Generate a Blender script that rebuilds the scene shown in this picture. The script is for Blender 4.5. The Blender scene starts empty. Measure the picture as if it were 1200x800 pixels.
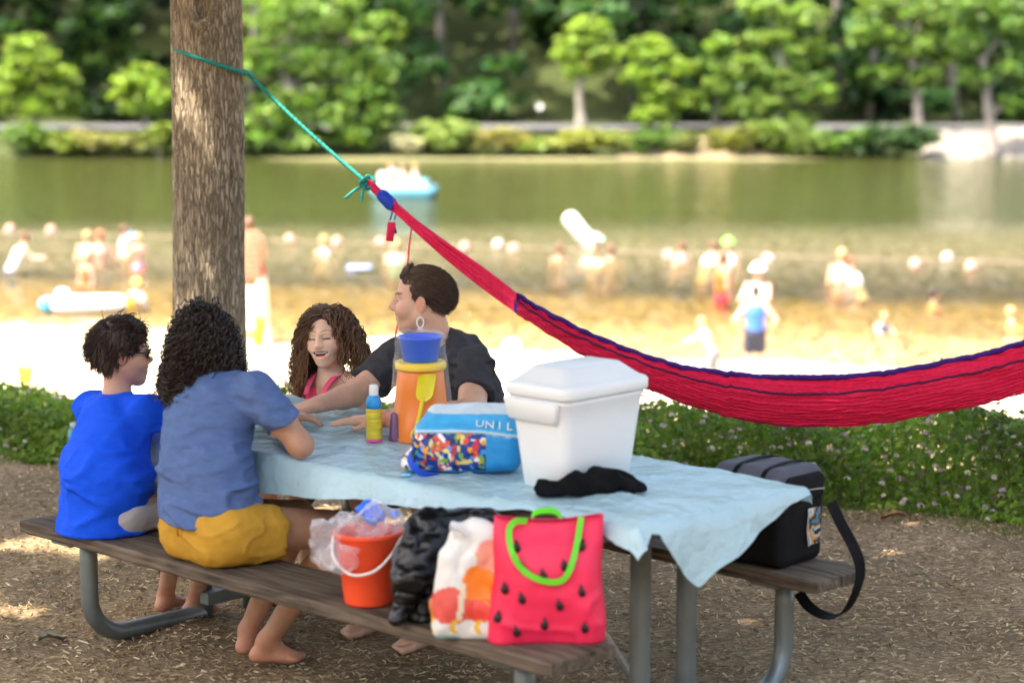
import bpy, bmesh, math, random
import numpy as np
from mathutils import Vector, Matrix

random.seed(7)
RNG = np.random.default_rng(7)
SC = bpy.context.scene
COL = SC.collection

# ---------------------------------------------------------------- camera
CAM_H, PITCH, FPX = 2.0553, 0.1411, 2543.0          # metres, radians, focal length in 1200-px pixels
cam_d = bpy.data.cameras.new('camera')
cam_d.sensor_width = 36.0
cam_d.lens = FPX / 1200.0 * 36.0
cam_d.clip_start = 0.1
cam_d.clip_end = 3000.0
cam_d.dof.use_dof = True
cam_d.dof.focus_distance = 7.75
cam_d.dof.aperture_fstop = 1.9
cam = bpy.data.objects.new('camera', cam_d)
cam.location = (0, 0, CAM_H)
cam.rotation_euler = (math.pi / 2 - PITCH, 0, 0)
COL.objects.link(cam)
SC.camera = cam

# ---------------------------------------------------------------- sky, sun, exposure
TO_SUN = Vector((-0.40, -0.16, 0.90)).normalized()
w = bpy.data.worlds.new('World')
SC.world = w
w.use_nodes = True
nt = w.node_tree
bg = nt.nodes['Background']
sky = nt.nodes.new('ShaderNodeTexSky')
sky.sky_type = 'NISHITA'
sky.sun_disc = False
sky.sun_elevation = math.asin(TO_SUN.z)
sky.sun_rotation = math.atan2(TO_SUN.x, TO_SUN.y)
sky.air_density = 1.0
sky.dust_density = 5.0
sky.ozone_density = 0.6
nt.links.new(sky.outputs[0], bg.inputs[0])
bg.inputs[1].default_value = 0.15
sun_d = bpy.data.lights.new('sun', 'SUN')
sun_d.energy = 3.0
sun_d.angle = math.radians(0.55)
sun_d.color = (1.0, 0.94, 0.84)
sun = bpy.data.objects.new('sun', sun_d)
sun.rotation_euler = (-TO_SUN).to_track_quat('-Z', 'Y').to_euler()
sun.location = (-20, 10, 40)
COL.objects.link(sun)
SC.view_settings.view_transform = 'Standard'
SC.view_settings.look = 'None'
SC.view_settings.gamma = 1.0
SC.view_settings.use_curve_mapping = False
SC.view_settings.exposure = 2.56
SC.view_settings.use_white_balance = True
SC.view_settings.white_balance_temperature = 7100
SC.view_settings.white_balance_tint = 10
SC.cycles.max_bounces = 8
SC.cycles.transparent_max_bounces = 24
SC.cycles.caustics_reflective = False
SC.cycles.caustics_refractive = False
SC.cycles.sample_clamp_indirect = 6.0

# ---------------------------------------------------------------- layout helpers
CP, SP = math.cos(PITCH), math.sin(PITCH)
def ray(px, py):
    a, b = (px - 600) / FPX, (400 - py) / FPX
    return np.array([a, CP + b * SP, -SP + b * CP])
def P(px, py, d):                 # a point d metres along the optical axis
    return np.array([0, 0, CAM_H]) + d * ray(px, py)
def Pz(px, py, z):                # where the sight line meets a level z
    r = ray(px, py)
    return np.array([0, 0, CAM_H]) + r * ((z - CAM_H) / r[2])
TX, TY, TA = -0.2867, 6.8359, -0.7627                # picnic table centre and heading
EU = np.array([math.cos(TA), math.sin(TA), 0])
EV = np.array([-math.sin(TA), math.cos(TA), 0])
T0 = np.array([TX, TY, 0])
def T(u, v, z):
    return T0 + u * EU + v * EV + np.array([0, 0, z])
def Pv(px, py, v):                # where the sight line meets the upright plane v of the table
    r = ray(px, py); c = np.array([0, 0, CAM_H])
    return c + r * ((v - (c - T0) @ EV) / (r @ EV))
def uv(p):
    q = np.asarray(p) - T0
    return q @ EU, q @ EV, q[2]

# ---------------------------------------------------------------- noise
_PERM = RNG.random(4096).astype(np.float32)
def vnoise(p):
    """value noise in [-1,1] for an (N,3) array"""
    p = np.asarray(p, np.float32)
    i = np.floor(p).astype(np.int64); f = p - i
    f = f * f * (3 - 2 * f)
    def h(a, b, c):
        return _PERM[(a * 7351 + b * 9151 + c * 3571) & 4095]
    x, y, z = i[..., 0], i[..., 1], i[..., 2]
    fx, fy, fz = f[..., 0], f[..., 1], f[..., 2]
    def L(a, b, t): return a + (b - a) * t
    r = L(L(L(h(x, y, z), h(x+1, y, z), fx), L(h(x, y+1, z), h(x+1, y+1, z), fx), fy),
          L(L(h(x, y, z+1), h(x+1, y, z+1), fx), L(h(x, y+1, z+1), h(x+1, y+1, z+1), fx), fy), fz)
    return r * 2 - 1
def fbm(p, oct=3):
    p = np.asarray(p, np.float32); s = 0; a = 1.0
    for k in range(oct):
        s = s + a * vnoise(p + 17.3 * k); p = p * 2.03; a *= .5
    return s
def smooth(a, b, x):
    t = np.clip((x - a) / (b - a), 0, 1)
    return t * t * (3 - 2 * t)

# ---------------------------------------------------------------- mesh helpers
def mesh_np(name, V, F, col=None, smooth_shade=True):
    """V (N,3); F (M,3) or (M,4) int array, or list of such arrays"""
    V = np.ascontiguousarray(V, np.float32)
    Fs = F if isinstance(F, list) else [F]
    Fs = [np.asarray(f, np.int32) for f in Fs if len(f)]
    me = bpy.data.meshes.new(name)
    me.vertices.add(len(V)); me.vertices.foreach_set('co', V.ravel())
    loops = np.concatenate([f.ravel() for f in Fs])
    tot = np.concatenate([np.full(len(f), f.shape[1], np.int32) for f in Fs])
    st = np.concatenate([[0], np.cumsum(tot)[:-1]]).astype(np.int32)
    me.loops.add(len(loops)); me.loops.foreach_set('vertex_index', loops)
    me.polygons.add(len(tot)); me.polygons.foreach_set('loop_start', st); me.polygons.foreach_set('loop_total', tot)
    me.polygons.foreach_set('use_smooth', np.full(len(tot), bool(smooth_shade)))
    if col is not None:
        at = me.color_attributes.new('Col', 'FLOAT_COLOR', 'POINT')
        c = np.ones((len(V), 4), np.float32); c[:, :3] = col
        at.data.foreach_set('color', c.ravel())
    me.update(calc_edges=True); me.validate()
    return me
def link(name, me, mat=None, parent=None, loc=None):
    o = bpy.data.objects.new(name, me)
    COL.objects.link(o)
    if mat is not None and me is not None and len(me.materials) == 0:
        me.materials.append(mat)
    if parent is not None: o.parent = parent
    if loc is not None: o.location = loc
    return o
def tag(o, label=None, cat=None, group=None, kind=None):
    if label: o['label'] = label
    if cat: o['category'] = cat
    if group: o['group'] = group
    if kind: o['kind'] = kind
    return o
def thing(name, label, cat, loc=(0, 0, 0), rotz=0.0, group=None):
    o = bpy.data.objects.new(name, None)
    o.empty_display_size = .1
    COL.objects.link(o)
    o.location = Vector([float(x) for x in loc]); o.rotation_euler = (0, 0, rotz)
    return tag(o, label, cat, group)
def wmesh(name, V, F, mat, parent, col=None, sm=True):
    """a part given in world coordinates under a parent that has no parent itself"""
    Q = np.asarray(V, np.float64)
    if parent is not None:
        l = np.array(parent.location); a = parent.rotation_euler.z
        Q = Q - l; c, s = math.cos(-a), math.sin(-a)
        Q = np.stack([Q[:, 0] * c - Q[:, 1] * s, Q[:, 0] * s + Q[:, 1] * c, Q[:, 2]], 1)
    return link(name, mesh_np(name, Q, F, col, sm), mat, parent)

def grid_faces(nu, nv, closed_u=False, closed_v=False, base=0):
    i = np.arange(nu if closed_u else nu - 1); j = np.arange(nv if closed_v else nv - 1)
    I, J = np.meshgrid(i, j, indexing='ij')
    a = I * nv + J; b = ((I + 1) % nu) * nv + J; c = ((I + 1) % nu) * nv + (J + 1) % nv; d = I * nv + (J + 1) % nv
    return np.stack([a, b, c, d], -1).reshape(-1, 4) + base
def frames(path):
    path = np.asarray(path, float); n = len(path)
    t = np.gradient(path, axis=0); t /= np.linalg.norm(t, axis=1)[:, None] + 1e-12
    up = np.array([0, 0, 1.0])
    if abs(t[0] @ up) > .9: up = np.array([1.0, 0, 0])
    a = np.cross(t[0], up); a /= np.linalg.norm(a)
    A = [a]
    for k in range(1, n):
        a = A[-1] - t[k] * (A[-1] @ t[k]); a /= np.linalg.norm(a) + 1e-12; A.append(a)
    A = np.array(A); B = np.cross(t, A)
    return t, A, B
def tube(path, rad, n=10, cap=True, flat=1.0):
    path = np.asarray(path, float); m = len(path)
    rad = np.broadcast_to(np.asarray(rad, float), (m,))
    t, A, B = frames(path)
    th = np.arange(n) / n * 2 * np.pi
    V = path[:, None] + rad[:, None, None] * (np.cos(th)[None, :, None] * A[:, None] + flat * np.sin(th)[None, :, None] * B[:, None])
    V = V.reshape(-1, 3); F = [grid_faces(m, n, closed_v=True)]
    if cap:
        V = np.vstack([V, path[0], path[-1]]); k = np.arange(n); k2 = (k + 1) % n
        F.append(np.stack([k2, k, np.full(n, m * n)], 1)[:, ::-1]); F.append(np.stack([(m-1)*n + k, (m-1)*n + k2, np.full(n, m*n + 1)], 1))
    return V, F
def spline(pts, n=40):
    """Catmull-Rom through the points"""
    p = np.asarray(pts, float); p = np.vstack([2*p[0]-p[1], p, 2*p[-1]-p[-2]])
    out = []; seg = len(p) - 3
    for q in np.linspace(0, seg - 1e-6, n):
        i = int(q); t = q - i; a, b, c, d = p[i:i+4]
        out.append(.5*((2*b) + (c-a)*t + (2*a-5*b+4*c-d)*t*t + (3*b-a-3*c+d)*t**3))
    return np.array(out)
def lathe(prof, n=32, cap=True):
    prof = np.asarray(prof, float); m = len(prof)
    th = np.arange(n) / n * 2 * np.pi
    V = np.stack([prof[:, None, 0] * np.cos(th), prof[:, None, 0] * np.sin(th), np.repeat(prof[:, 1][:, None], n, 1)], -1).reshape(-1, 3)
    F = [grid_faces(m, n, closed_v=True)[:, ::-1]]
    if cap:
        V = np.vstack([V, [0, 0, prof[0, 1]], [0, 0, prof[-1, 1]]]); k = np.arange(n); k2 = (k+1) % n
        F.append(np.stack([k2, k, np.full(n, m*n)], 1)); F.append(np.stack([(m-1)*n+k, (m-1)*n+k2, np.full(n, m*n+1)], 1))
    return V, F
def rrect(hx, hy, r, n=6):
    out = []
    for cx, cy, a0 in ((hx-r, hy-r, 0), (-hx+r, hy-r, 90), (-hx+r, -hy+r, 180), (hx-r, -hy+r, 270)):
        for k in range(n + 1):
            a = math.radians(a0 + 90*k/n); out.append((cx + r*math.cos(a), cy + r*math.sin(a)))
    return np.array(out)
def loft(levels, n=6):
    """levels (z,hx,hy,r[,ox,oy]) -> closed stack of rounded rectangles"""
    rings = []
    for L in levels:
        q = rrect(L[1], L[2], L[3], n); ox, oy = (L[4], L[5]) if len(L) > 4 else (0, 0)
        rings.append(np.column_stack([q[:, 0]+ox, q[:, 1]+oy, np.full(len(q), L[0])]))
    m = len(rings[0]); k = len(rings); V = np.vstack(rings); F = [grid_faces(k, m, closed_v=True)[:, ::-1]]
    V = np.vstack([V, rings[0].mean(0), rings[-1].mean(0)]); i = np.arange(m); j = (i+1) % m
    F.append(np.stack([j, i, np.full(m, k*m)], 1)); F.append(np.stack([(k-1)*m+i, (k-1)*m+j, np.full(m, k*m+1)], 1))
    return V, F
def box(sx, sy, sz, bev=.004, c=(0, 0, 0)):
    V, F = loft([(-sz/2, sx/2-bev, sy/2-bev, bev*.6), (-sz/2+bev, sx/2, sy/2, bev), (sz/2-bev, sx/2, sy/2, bev), (sz/2, sx/2-bev, sy/2-bev, bev*.6)], 2)
    return V + np.array(c), F
def merge(parts):
    Vs, Fs, b = [], [], 0
    for V, F in parts:
        Vs.append(V)
        for f in (F if isinstance(F, list) else [F]): Fs.append(np.asarray(f) + b)
        b += len(V)
    q = [f for f in Fs if f.shape[1] == 4]; t = [f for f in Fs if f.shape[1] == 3]
    return np.vstack(Vs), ([np.vstack(q)] if q else []) + ([np.vstack(t)] if t else [])
def ribbon(path, width_vec, w, th=.003):
    path = np.asarray(path, float); wv = np.broadcast_to(np.asarray(width_vec, float), path.shape).copy()
    wv /= np.linalg.norm(wv, axis=1)[:, None]
    t = np.gradient(path, axis=0); nrm = np.cross(t, wv); nrm /= np.linalg.norm(nrm, axis=1)[:, None] + 1e-9
    w = np.broadcast_to(np.asarray(w, float), (len(path),))[:, None]
    R = np.stack([path + wv*w/2 + nrm*th/2, path - wv*w/2 + nrm*th/2, path - wv*w/2 - nrm*th/2, path + wv*w/2 - nrm*th/2], 1)
    V = R.reshape(-1, 3); m = len(path)
    F = [np.vstack([grid_faces(m, 4, closed_v=True), [[0, 1, 2, 3]], [[(m-1)*4+3, (m-1)*4+2, (m-1)*4+1, (m-1)*4]]])]
    return V, F
def cards(C, N, size, aspect=1.6, fold=.25, rng=RNG):
    """leaf-like folded quads: centre C (n,3), facing N, size (n,)"""
    n = len(C); N = N / (np.linalg.norm(N, axis=1)[:, None] + 1e-9)
    r = rng.normal(size=(n, 3)); A = np.cross(N, r); A /= np.linalg.norm(A, axis=1)[:, None] + 1e-9; B = np.cross(N, A)
    s = np.broadcast_to(np.asarray(size, float), (n,))[:, None]
    V = np.stack([C - A*s*aspect/2, C - B*s/2 + N*s*fold*.5, C + A*s*aspect/2, C + B*s/2 + N*s*fold*.5], 1).reshape(-1, 3)
    k = np.arange(n)[:, None] * 4
    F = np.vstack([k + np.array([[0, 1, 2]]), k + np.array([[0, 2, 3]])])
    return V, F

# ---------------------------------------------------------------- materials
def srgb(r, g, b):
    f = lambda c: (c/255/12.92) if c/255 <= .04045 else ((c/255+.055)/1.055)**2.4
    return (f(r), f(g), f(b))
def M(name, base, rough=.6, var=.18, scale=12, bump=.15, bscale=60, bdist=.004, attr=False, spec=.4, stretch=(1, 1, 1),
      sheen=0, sss=0, trans=0, metal=0, alpha=1, coat=0, detail=4):
    m = bpy.data.materials.new(name); m.use_nodes = True
    t = m.node_tree; b = t.nodes['Principled BSDF']; N = t.nodes.new; K = t.links.new
    tc = N('ShaderNodeTexCoord'); mp = N('ShaderNodeMapping'); mp.inputs['Scale'].default_value = stretch
    K(tc.outputs['Object'], mp.inputs[0])
    n1 = N('ShaderNodeTexNoise'); n1.inputs['Scale'].default_value = scale; n1.inputs['Detail'].default_value = detail
    K(mp.outputs[0], n1.inputs['Vector'])
    mr = N('ShaderNodeMapRange'); mr.inputs[1].default_value = .3; mr.inputs[2].default_value = .7
    mr.inputs[3].default_value = 1 - var; mr.inputs[4].default_value = 1 + var
    K(n1.outputs[0], mr.inputs[0])
    mx = N('ShaderNodeVectorMath'); mx.operation = 'SCALE'
    if attr:
        at = N('ShaderNodeAttribute'); at.attribute_name = 'Col'; K(at.outputs['Color'], mx.inputs[0])
    else:
        mx.inputs[0].default_value = base[:3]
    K(mr.outputs[0], mx.inputs['Scale'])
    K(mx.outputs[0], b.inputs['Base Color'])
    b.inputs['Roughness'].default_value = rough
    b.inputs['Specular IOR Level'].default_value = spec
    b.inputs['Metallic'].default_value = metal
    b.inputs['Alpha'].default_value = alpha
    if sheen: b.inputs['Sheen Weight'].default_value = sheen
    if coat: b.inputs['Coat Weight'].default_value = coat
    if sss:
        b.inputs['Subsurface Weight'].default_value = sss
        b.inputs['Subsurface Radius'].default_value = (.010, .004, .002); b.inputs['Subsurface Scale'].default_value = 1.0
    if trans: b.inputs['Transmission Weight'].default_value = trans
    if bump:
        n2 = N('ShaderNodeTexNoise'); n2.inputs['Scale'].default_value = bscale; n2.inputs['Detail'].default_value = 5
        K(mp.outputs[0], n2.inputs['Vector'])
        bp = N('ShaderNodeBump'); bp.inputs['Strength'].default_value = bump; bp.inputs['Distance'].default_value = bdist
        K(n2.outputs[0], bp.inputs['Height']); K(bp.outputs[0], b.inputs['Normal'])
    return m
def leaf_mat(name, trans=.35, rough=.55):
    m = bpy.data.materials.new(name); m.use_nodes = True
    t = m.node_tree; b = t.nodes['Principled BSDF']; N = t.nodes.new; K = t.links.new
    at = N('ShaderNodeAttribute'); at.attribute_name = 'Col'
    K(at.outputs['Color'], b.inputs['Base Color']); b.inputs['Roughness'].default_value = rough
    b.inputs['Specular IOR Level'].default_value = .3
    tr = N('ShaderNodeBsdfTranslucent')
    g = N('ShaderNodeVectorMath'); g.operation = 'MULTIPLY'; g.inputs[1].default_value = (1.2, 1.3, .5)
    K(at.outputs['Color'], g.inputs[0]); K(g.outputs[0], tr.inputs[0])
    mx = N('ShaderNodeMixShader'); mx.inputs[0].default_value = trans
    K(b.outputs[0], mx.inputs[1]); K(tr.outputs[0], mx.inputs[2])
    K(mx.outputs[0], t.nodes['Material Output'].inputs[0])
    return m
def film_mat(name, tint, alpha=.25, rough=.12, edge=.5):
    """thin clear plastic: mostly see-through with gloss"""
    m = bpy.data.materials.new(name); m.use_nodes = True
    t = m.node_tree; b = t.nodes['Principled BSDF']; N = t.nodes.new; K = t.links.new
    b.inputs['Base Color'].default_value = (*tint, 1); b.inputs['Roughness'].default_value = rough
    tr = N('ShaderNodeBsdfTransparent'); lw = N('ShaderNodeLayerWeight'); lw.inputs[0].default_value = .45
    mr = N('ShaderNodeMapRange'); mr.inputs[3].default_value = alpha; mr.inputs[4].default_value = min(1, alpha + edge)
    K(lw.outputs['Facing'], mr.inputs[0])
    mx = N('ShaderNodeMixShader'); K(mr.outputs[0], mx.inputs[0]); K(tr.outputs[0], mx.inputs[1]); K(b.outputs[0], mx.inputs[2])
    K(mx.outputs[0], t.nodes['Material Output'].inputs[0])
    return m
# ================================================================ THE SETTING
WATER_Z, SHORE_Y, FAR_Y = -2.5, 33.0, 79.0
def hedge_line(x): return 9.72 - np.clip(x, -6, 6) * .30
def ground_z(x, y):
    x = np.asarray(x, float); y = np.asarray(y, float)
    t = y - (hedge_line(x) + 1.1)
    z = -.55 * smooth(-.3, 2.2, t) - 1.77 * smooth(0, 12.5, t)
    yy = y + .28 * np.clip(x, -8, 8)
    z = z - .12 * smooth(23, 28.5, yy) - .10 * smooth(28, 33, yy) - .25 * smooth(32, 44, yy) - 1.95 * smooth(36, 62, yy)
    far = smooth(70, 86, y) * 3.02
    z = z + far + .02 * smooth(83, 84, y) + np.clip(y - 89.5, 0, 400) * .38 * smooth(89.5, 100, y)
    return z

# --- materials of the ground
def mulch_mat():
    m = bpy.data.materials.new('mulch'); m.use_nodes = True
    t = m.node_tree; b = t.nodes['Principled BSDF']; N = t.nodes.new; K = t.links.new
    tc = N('ShaderNodeTexCoord')
    v = N('ShaderNodeTexVoronoi'); v.inputs['Scale'].default_value = 55; v.inputs['Randomness'].default_value = 1
    mp = N('ShaderNodeMapping'); mp.inputs['Scale'].default_value = (1, 2.2, 1); K(tc.outputs['Object'], mp.inputs[0]); K(mp.outputs[0], v.inputs['Vector'])
    cr = N('ShaderNodeValToRGB'); e = cr.color_ramp.elements
    e[0].position = 0; e[0].color = (.15, .095, .050, 1); e[1].position = 1; e[1].color = (.50, .36, .205, 1)
    el = cr.color_ramp.elements.new(.55); el.color = (.26, .185, .105, 1)
    K(v.outputs['Color'], cr.inputs[0])
    n = N('ShaderNodeTexNoise'); n.inputs['Scale'].default_value = 1.3; n.inputs['Detail'].default_value = 6; K(tc.outputs['Object'], n.inputs['Vector'])
    mr = N('ShaderNodeMapRange'); mr.inputs[1].default_value = .3; mr.inputs[2].default_value = .7; mr.inputs[3].default_value = .6; mr.inputs[4].default_value = 1.2
    K(n.outputs[0], mr.inputs[0])
    sc = N('ShaderNodeVectorMath'); sc.operation = 'SCALE'; K(cr.outputs[0], sc.inputs[0]); K(mr.outputs[0], sc.inputs['Scale'])
    K(sc.outputs[0], b.inputs['Base Color']); b.inputs['Roughness'].default_value = .9; b.inputs['Specular IOR Level'].default_value = .2
    bp = N('ShaderNodeBump'); bp.inputs['Strength'].default_value = .7; bp.inputs['Distance'].default_value = .01
    K(v.outputs['Distance'], bp.inputs['Height']); K(bp.outputs[0], b.inputs['Normal'])
    return m
MULCH = mulch_mat()
SAND = M('sand', (.56, .47, .34), .9, .10, 1.2, .4, 30, .02, spec=.2)
def wet(m):
    t = m.node_tree; b = t.nodes['Principled BSDF']; N = t.nodes.new; K = t.links.new
    src = b.inputs['Base Color'].links[0].from_socket
    g = N('ShaderNodeNewGeometry'); s = N('ShaderNodeSeparateXYZ'); K(g.outputs['Position'], s.inputs[0])
    r = N('ShaderNodeMapRange'); r.inputs[1].default_value = -2.47; r.inputs[2].default_value = -2.60; K(s.outputs['Z'], r.inputs[0])
    mx = N('ShaderNodeMix'); mx.data_type = 'RGBA'; mx.inputs[7].default_value = (.28, .225, .125, 1); K(r.outputs[0], mx.inputs[0]); K(src, mx.inputs[6]); K(mx.outputs[2], b.inputs['Base Color'])
wet(SAND)
BANK = M('bank_earth', (.038, .050, .018), .95, .35, .35, .5, 3, .1, spec=.1)

def axis(segs):
    out = [segs[0][0]]
    for a, b, h in segs:
        n = max(1, int(round((b - a) / h))); out += list(a + (b - a) * np.arange(1, n + 1) / n)
    return np.array(out)
def sheet(name, xs, ys, zf, mat):
    X, Y = np.meshgrid(xs, ys, indexing='ij')
    Z = zf(X, Y)
    V = np.stack([X, Y, Z], -1).reshape(-1, 3)
    return link(name, mesh_np(name, V, grid_faces(len(xs), len(ys))), mat)
def gz_mulch(X, Y):
    p = np.stack([X, Y, X * 0], -1)
    near = ((np.abs(X) < 9) & (Y > 3) & (Y < 14))
    return ground_z(X, Y) + np.where(near, .014 * fbm(p * 1.7, 2) + .012 * fbm(p * 7, 2), 0)
tag(sheet('ground', axis([(-420, -60, 40), (-60, -8, 4), (-8, -4.5, .25), (-4.5, 4.5, .06), (4.5, 8, .25), (8, 60, 4), (60, 420, 40)]),
          axis([(-300, -20, 40), (-20, 4.6, 1.2), (4.6, 11.6, .06), (11.6, 25, .5)]), gz_mulch, MULCH), kind='structure')
tag(sheet('beach', axis([(-420, -40, 20), (-40, 40, .8), (40, 420, 20)]), axis([(24.98, 36, .4), (36, 70, 2)]),
          lambda X, Y: ground_z(X, Y) + .03 * fbm(np.stack([X, Y, X*0], -1) * .5, 3) * (Y > 25.2), SAND), kind='structure')
tag(sheet('far_bank', axis([(-420, -60, 20), (-60, 60, 1.5), (60, 420, 20)]), axis([(69.98, 96, .8), (96, 200, 6), (200, 500, 60)]),
          lambda X, Y: ground_z(X, Y) + .12 * fbm(np.stack([X, Y, X*0], -1) * .3, 3) * (Y > 78), BANK), kind='structure')

# --- water
def water_mat():
    m = bpy.data.materials.new('lake_water'); m.use_nodes = True
    t = m.node_tree; N = t.nodes.new; K = t.links.new; t.nodes.remove(t.nodes['Principled BSDF'])
    out = t.nodes['Material Output']
    geo = N('ShaderNodeNewGeometry'); sp = N('ShaderNodeSeparateXYZ'); K(geo.outputs['Position'], sp.inputs[0])
    depth = N('ShaderNodeMapRange'); depth.interpolation_type = 'SMOOTHSTEP'
    depth.inputs[1].default_value = 34; depth.inputs[2].default_value = 58; depth.inputs[3].default_value = .04; depth.inputs[4].default_value = 1
    K(sp.outputs['Y'], depth.inputs[0])
    chop = N('ShaderNodeMapRange'); chop.interpolation_type = 'SMOOTHSTEP'
    chop.inputs[1].default_value = 46.5; chop.inputs[2].default_value = 54; chop.inputs[3].default_value = 1; chop.inputs[4].default_value = .16
    K(sp.outputs['Y'], chop.inputs[0])
    mp = N('ShaderNodeMapping'); mp.inputs['Scale'].default_value = (.9, .55, 1); K(geo.outputs['Position'], mp.inputs[0])
    n1 = N('ShaderNodeTexNoise'); n1.inputs['Scale'].default_value = 3.6; n1.inputs['Detail'].default_value = 3; n1.inputs['Roughness'].default_value = .5
    n1.inputs['Distortion'].default_value = .6
    K(mp.outputs[0], n1.inputs['Vector'])
    hs = N('ShaderNodeMath'); hs.operation = 'MULTIPLY'; K(n1.outputs[0], hs.inputs[0]); K(chop.outputs[0], hs.inputs[1])
    bp = N('ShaderNodeBump'); bp.inputs['Strength'].default_value = 1; bp.inputs['Distance'].default_value = .5
    K(hs.outputs[0], bp.inputs['Height'])
    tr = N('ShaderNodeBsdfTransparent'); sh = N('ShaderNodeMapRange'); sh.interpolation_type = 'SMOOTHSTEP'; sh.inputs[1].default_value = 28.5; sh.inputs[2].default_value = 37; K(sp.outputs['Y'], sh.inputs[0])
    tn = N('ShaderNodeMix'); tn.data_type = 'RGBA'; tn.inputs[6].default_value = (.98, .94, .84, 1); tn.inputs[7].default_value = (.84, .75, .50, 1); K(sh.outputs[0], tn.inputs[0]); K(tn.outputs[2], tr.inputs[0])
    df = N('ShaderNodeBsdfDiffuse'); sw = N('ShaderNodeMapRange'); sw.interpolation_type = 'SMOOTHSTEP'; sw.inputs[1].default_value = 41; sw.inputs[2].default_value = 55; K(sp.outputs['Y'], sw.inputs[0])
    sc_ = N('ShaderNodeMix'); sc_.data_type = 'RGBA'; sc_.inputs[6].default_value = (.25, .215, .105, 1); sc_.inputs[7].default_value = (.042, .048, .014, 1); K(sw.outputs[0], sc_.inputs[0]); K(sc_.outputs[2], df.inputs[0]); K(bp.outputs[0], df.inputs['Normal'])
    body = N('ShaderNodeMixShader'); K(depth.outputs[0], body.inputs[0]); K(tr.outputs[0], body.inputs[1]); K(df.outputs[0], body.inputs[2])
    gl = N('ShaderNodeBsdfGlossy'); gl.inputs['Roughness'].default_value = .06; K(bp.outputs[0], gl.inputs['Normal'])
    fr = N('ShaderNodeFresnel'); fr.inputs[0].default_value = 1.33; K(bp.outputs[0], fr.inputs['Normal'])
    mx = N('ShaderNodeMixShader'); K(fr.outputs[0], mx.inputs[0]); K(body.outputs[0], mx.inputs[1]); K(gl.outputs[0], mx.inputs[2])
    K(mx.outputs[0], out.inputs[0])
    return m
def water_z(X, Y):
    p = np.stack([X*.75, Y*1.15, X*0], -1); k = np.where(np.abs(X) < 17.5, 1, 0) * smooth(30, 36, Y) * (1 - .93*smooth(45.5, 51, Y)) * np.where(Y < 60, 1, 0)
    return WATER_Z + k*(.040*fbm(p, 2) + .030*np.clip(1 - np.abs(vnoise(p*1.7 + 5))*2, 0, 1) + .018*vnoise(p*3.6)) - .02*k
tag(sheet('lake', axis([(-420, -18, 20), (-18, 18, .22), (18, 420, 20)]), axis([(26, 52, .2), (52, 84, 1.5)]), water_z, water_mat()), kind='structure')
# pale sand spit along the far waterline
xs = np.linspace(-9.5, 12, 60); yy = np.linspace(-1, 1, 7)
V = np.array([[x, 79.4 + a*(.75 + .3*math.sin(x*.9))*min(1, (x+9.5)/3, (12-x)/5)**.5, WATER_Z + .05*(1-a*a)*min(1, (x+9.5)/3, (12-x)/5) - .004] for x in xs for a in yy])
tag(link('sand_spit', mesh_np('sand_spit', V, grid_faces(60, 7)), M('spit_sand', (.13, .125, .055), .9, .2, 2, .3, 20, .02)), kind='structure')
# road along the far bank
V = np.array([[x, 84.2 + k*4.6, ground_z(0, 84.5)*0 - 1.62 + .035*(1-abs(2*k-1))] for x in np.linspace(-300, 300, 61) for k in (0, .5, 1)])
tag(link('road', mesh_np('road', V, grid_faces(61, 3)), M('asphalt', (.075, .078, .085), .85, .15, 2, .3, 40, .01)), kind='structure')

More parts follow.
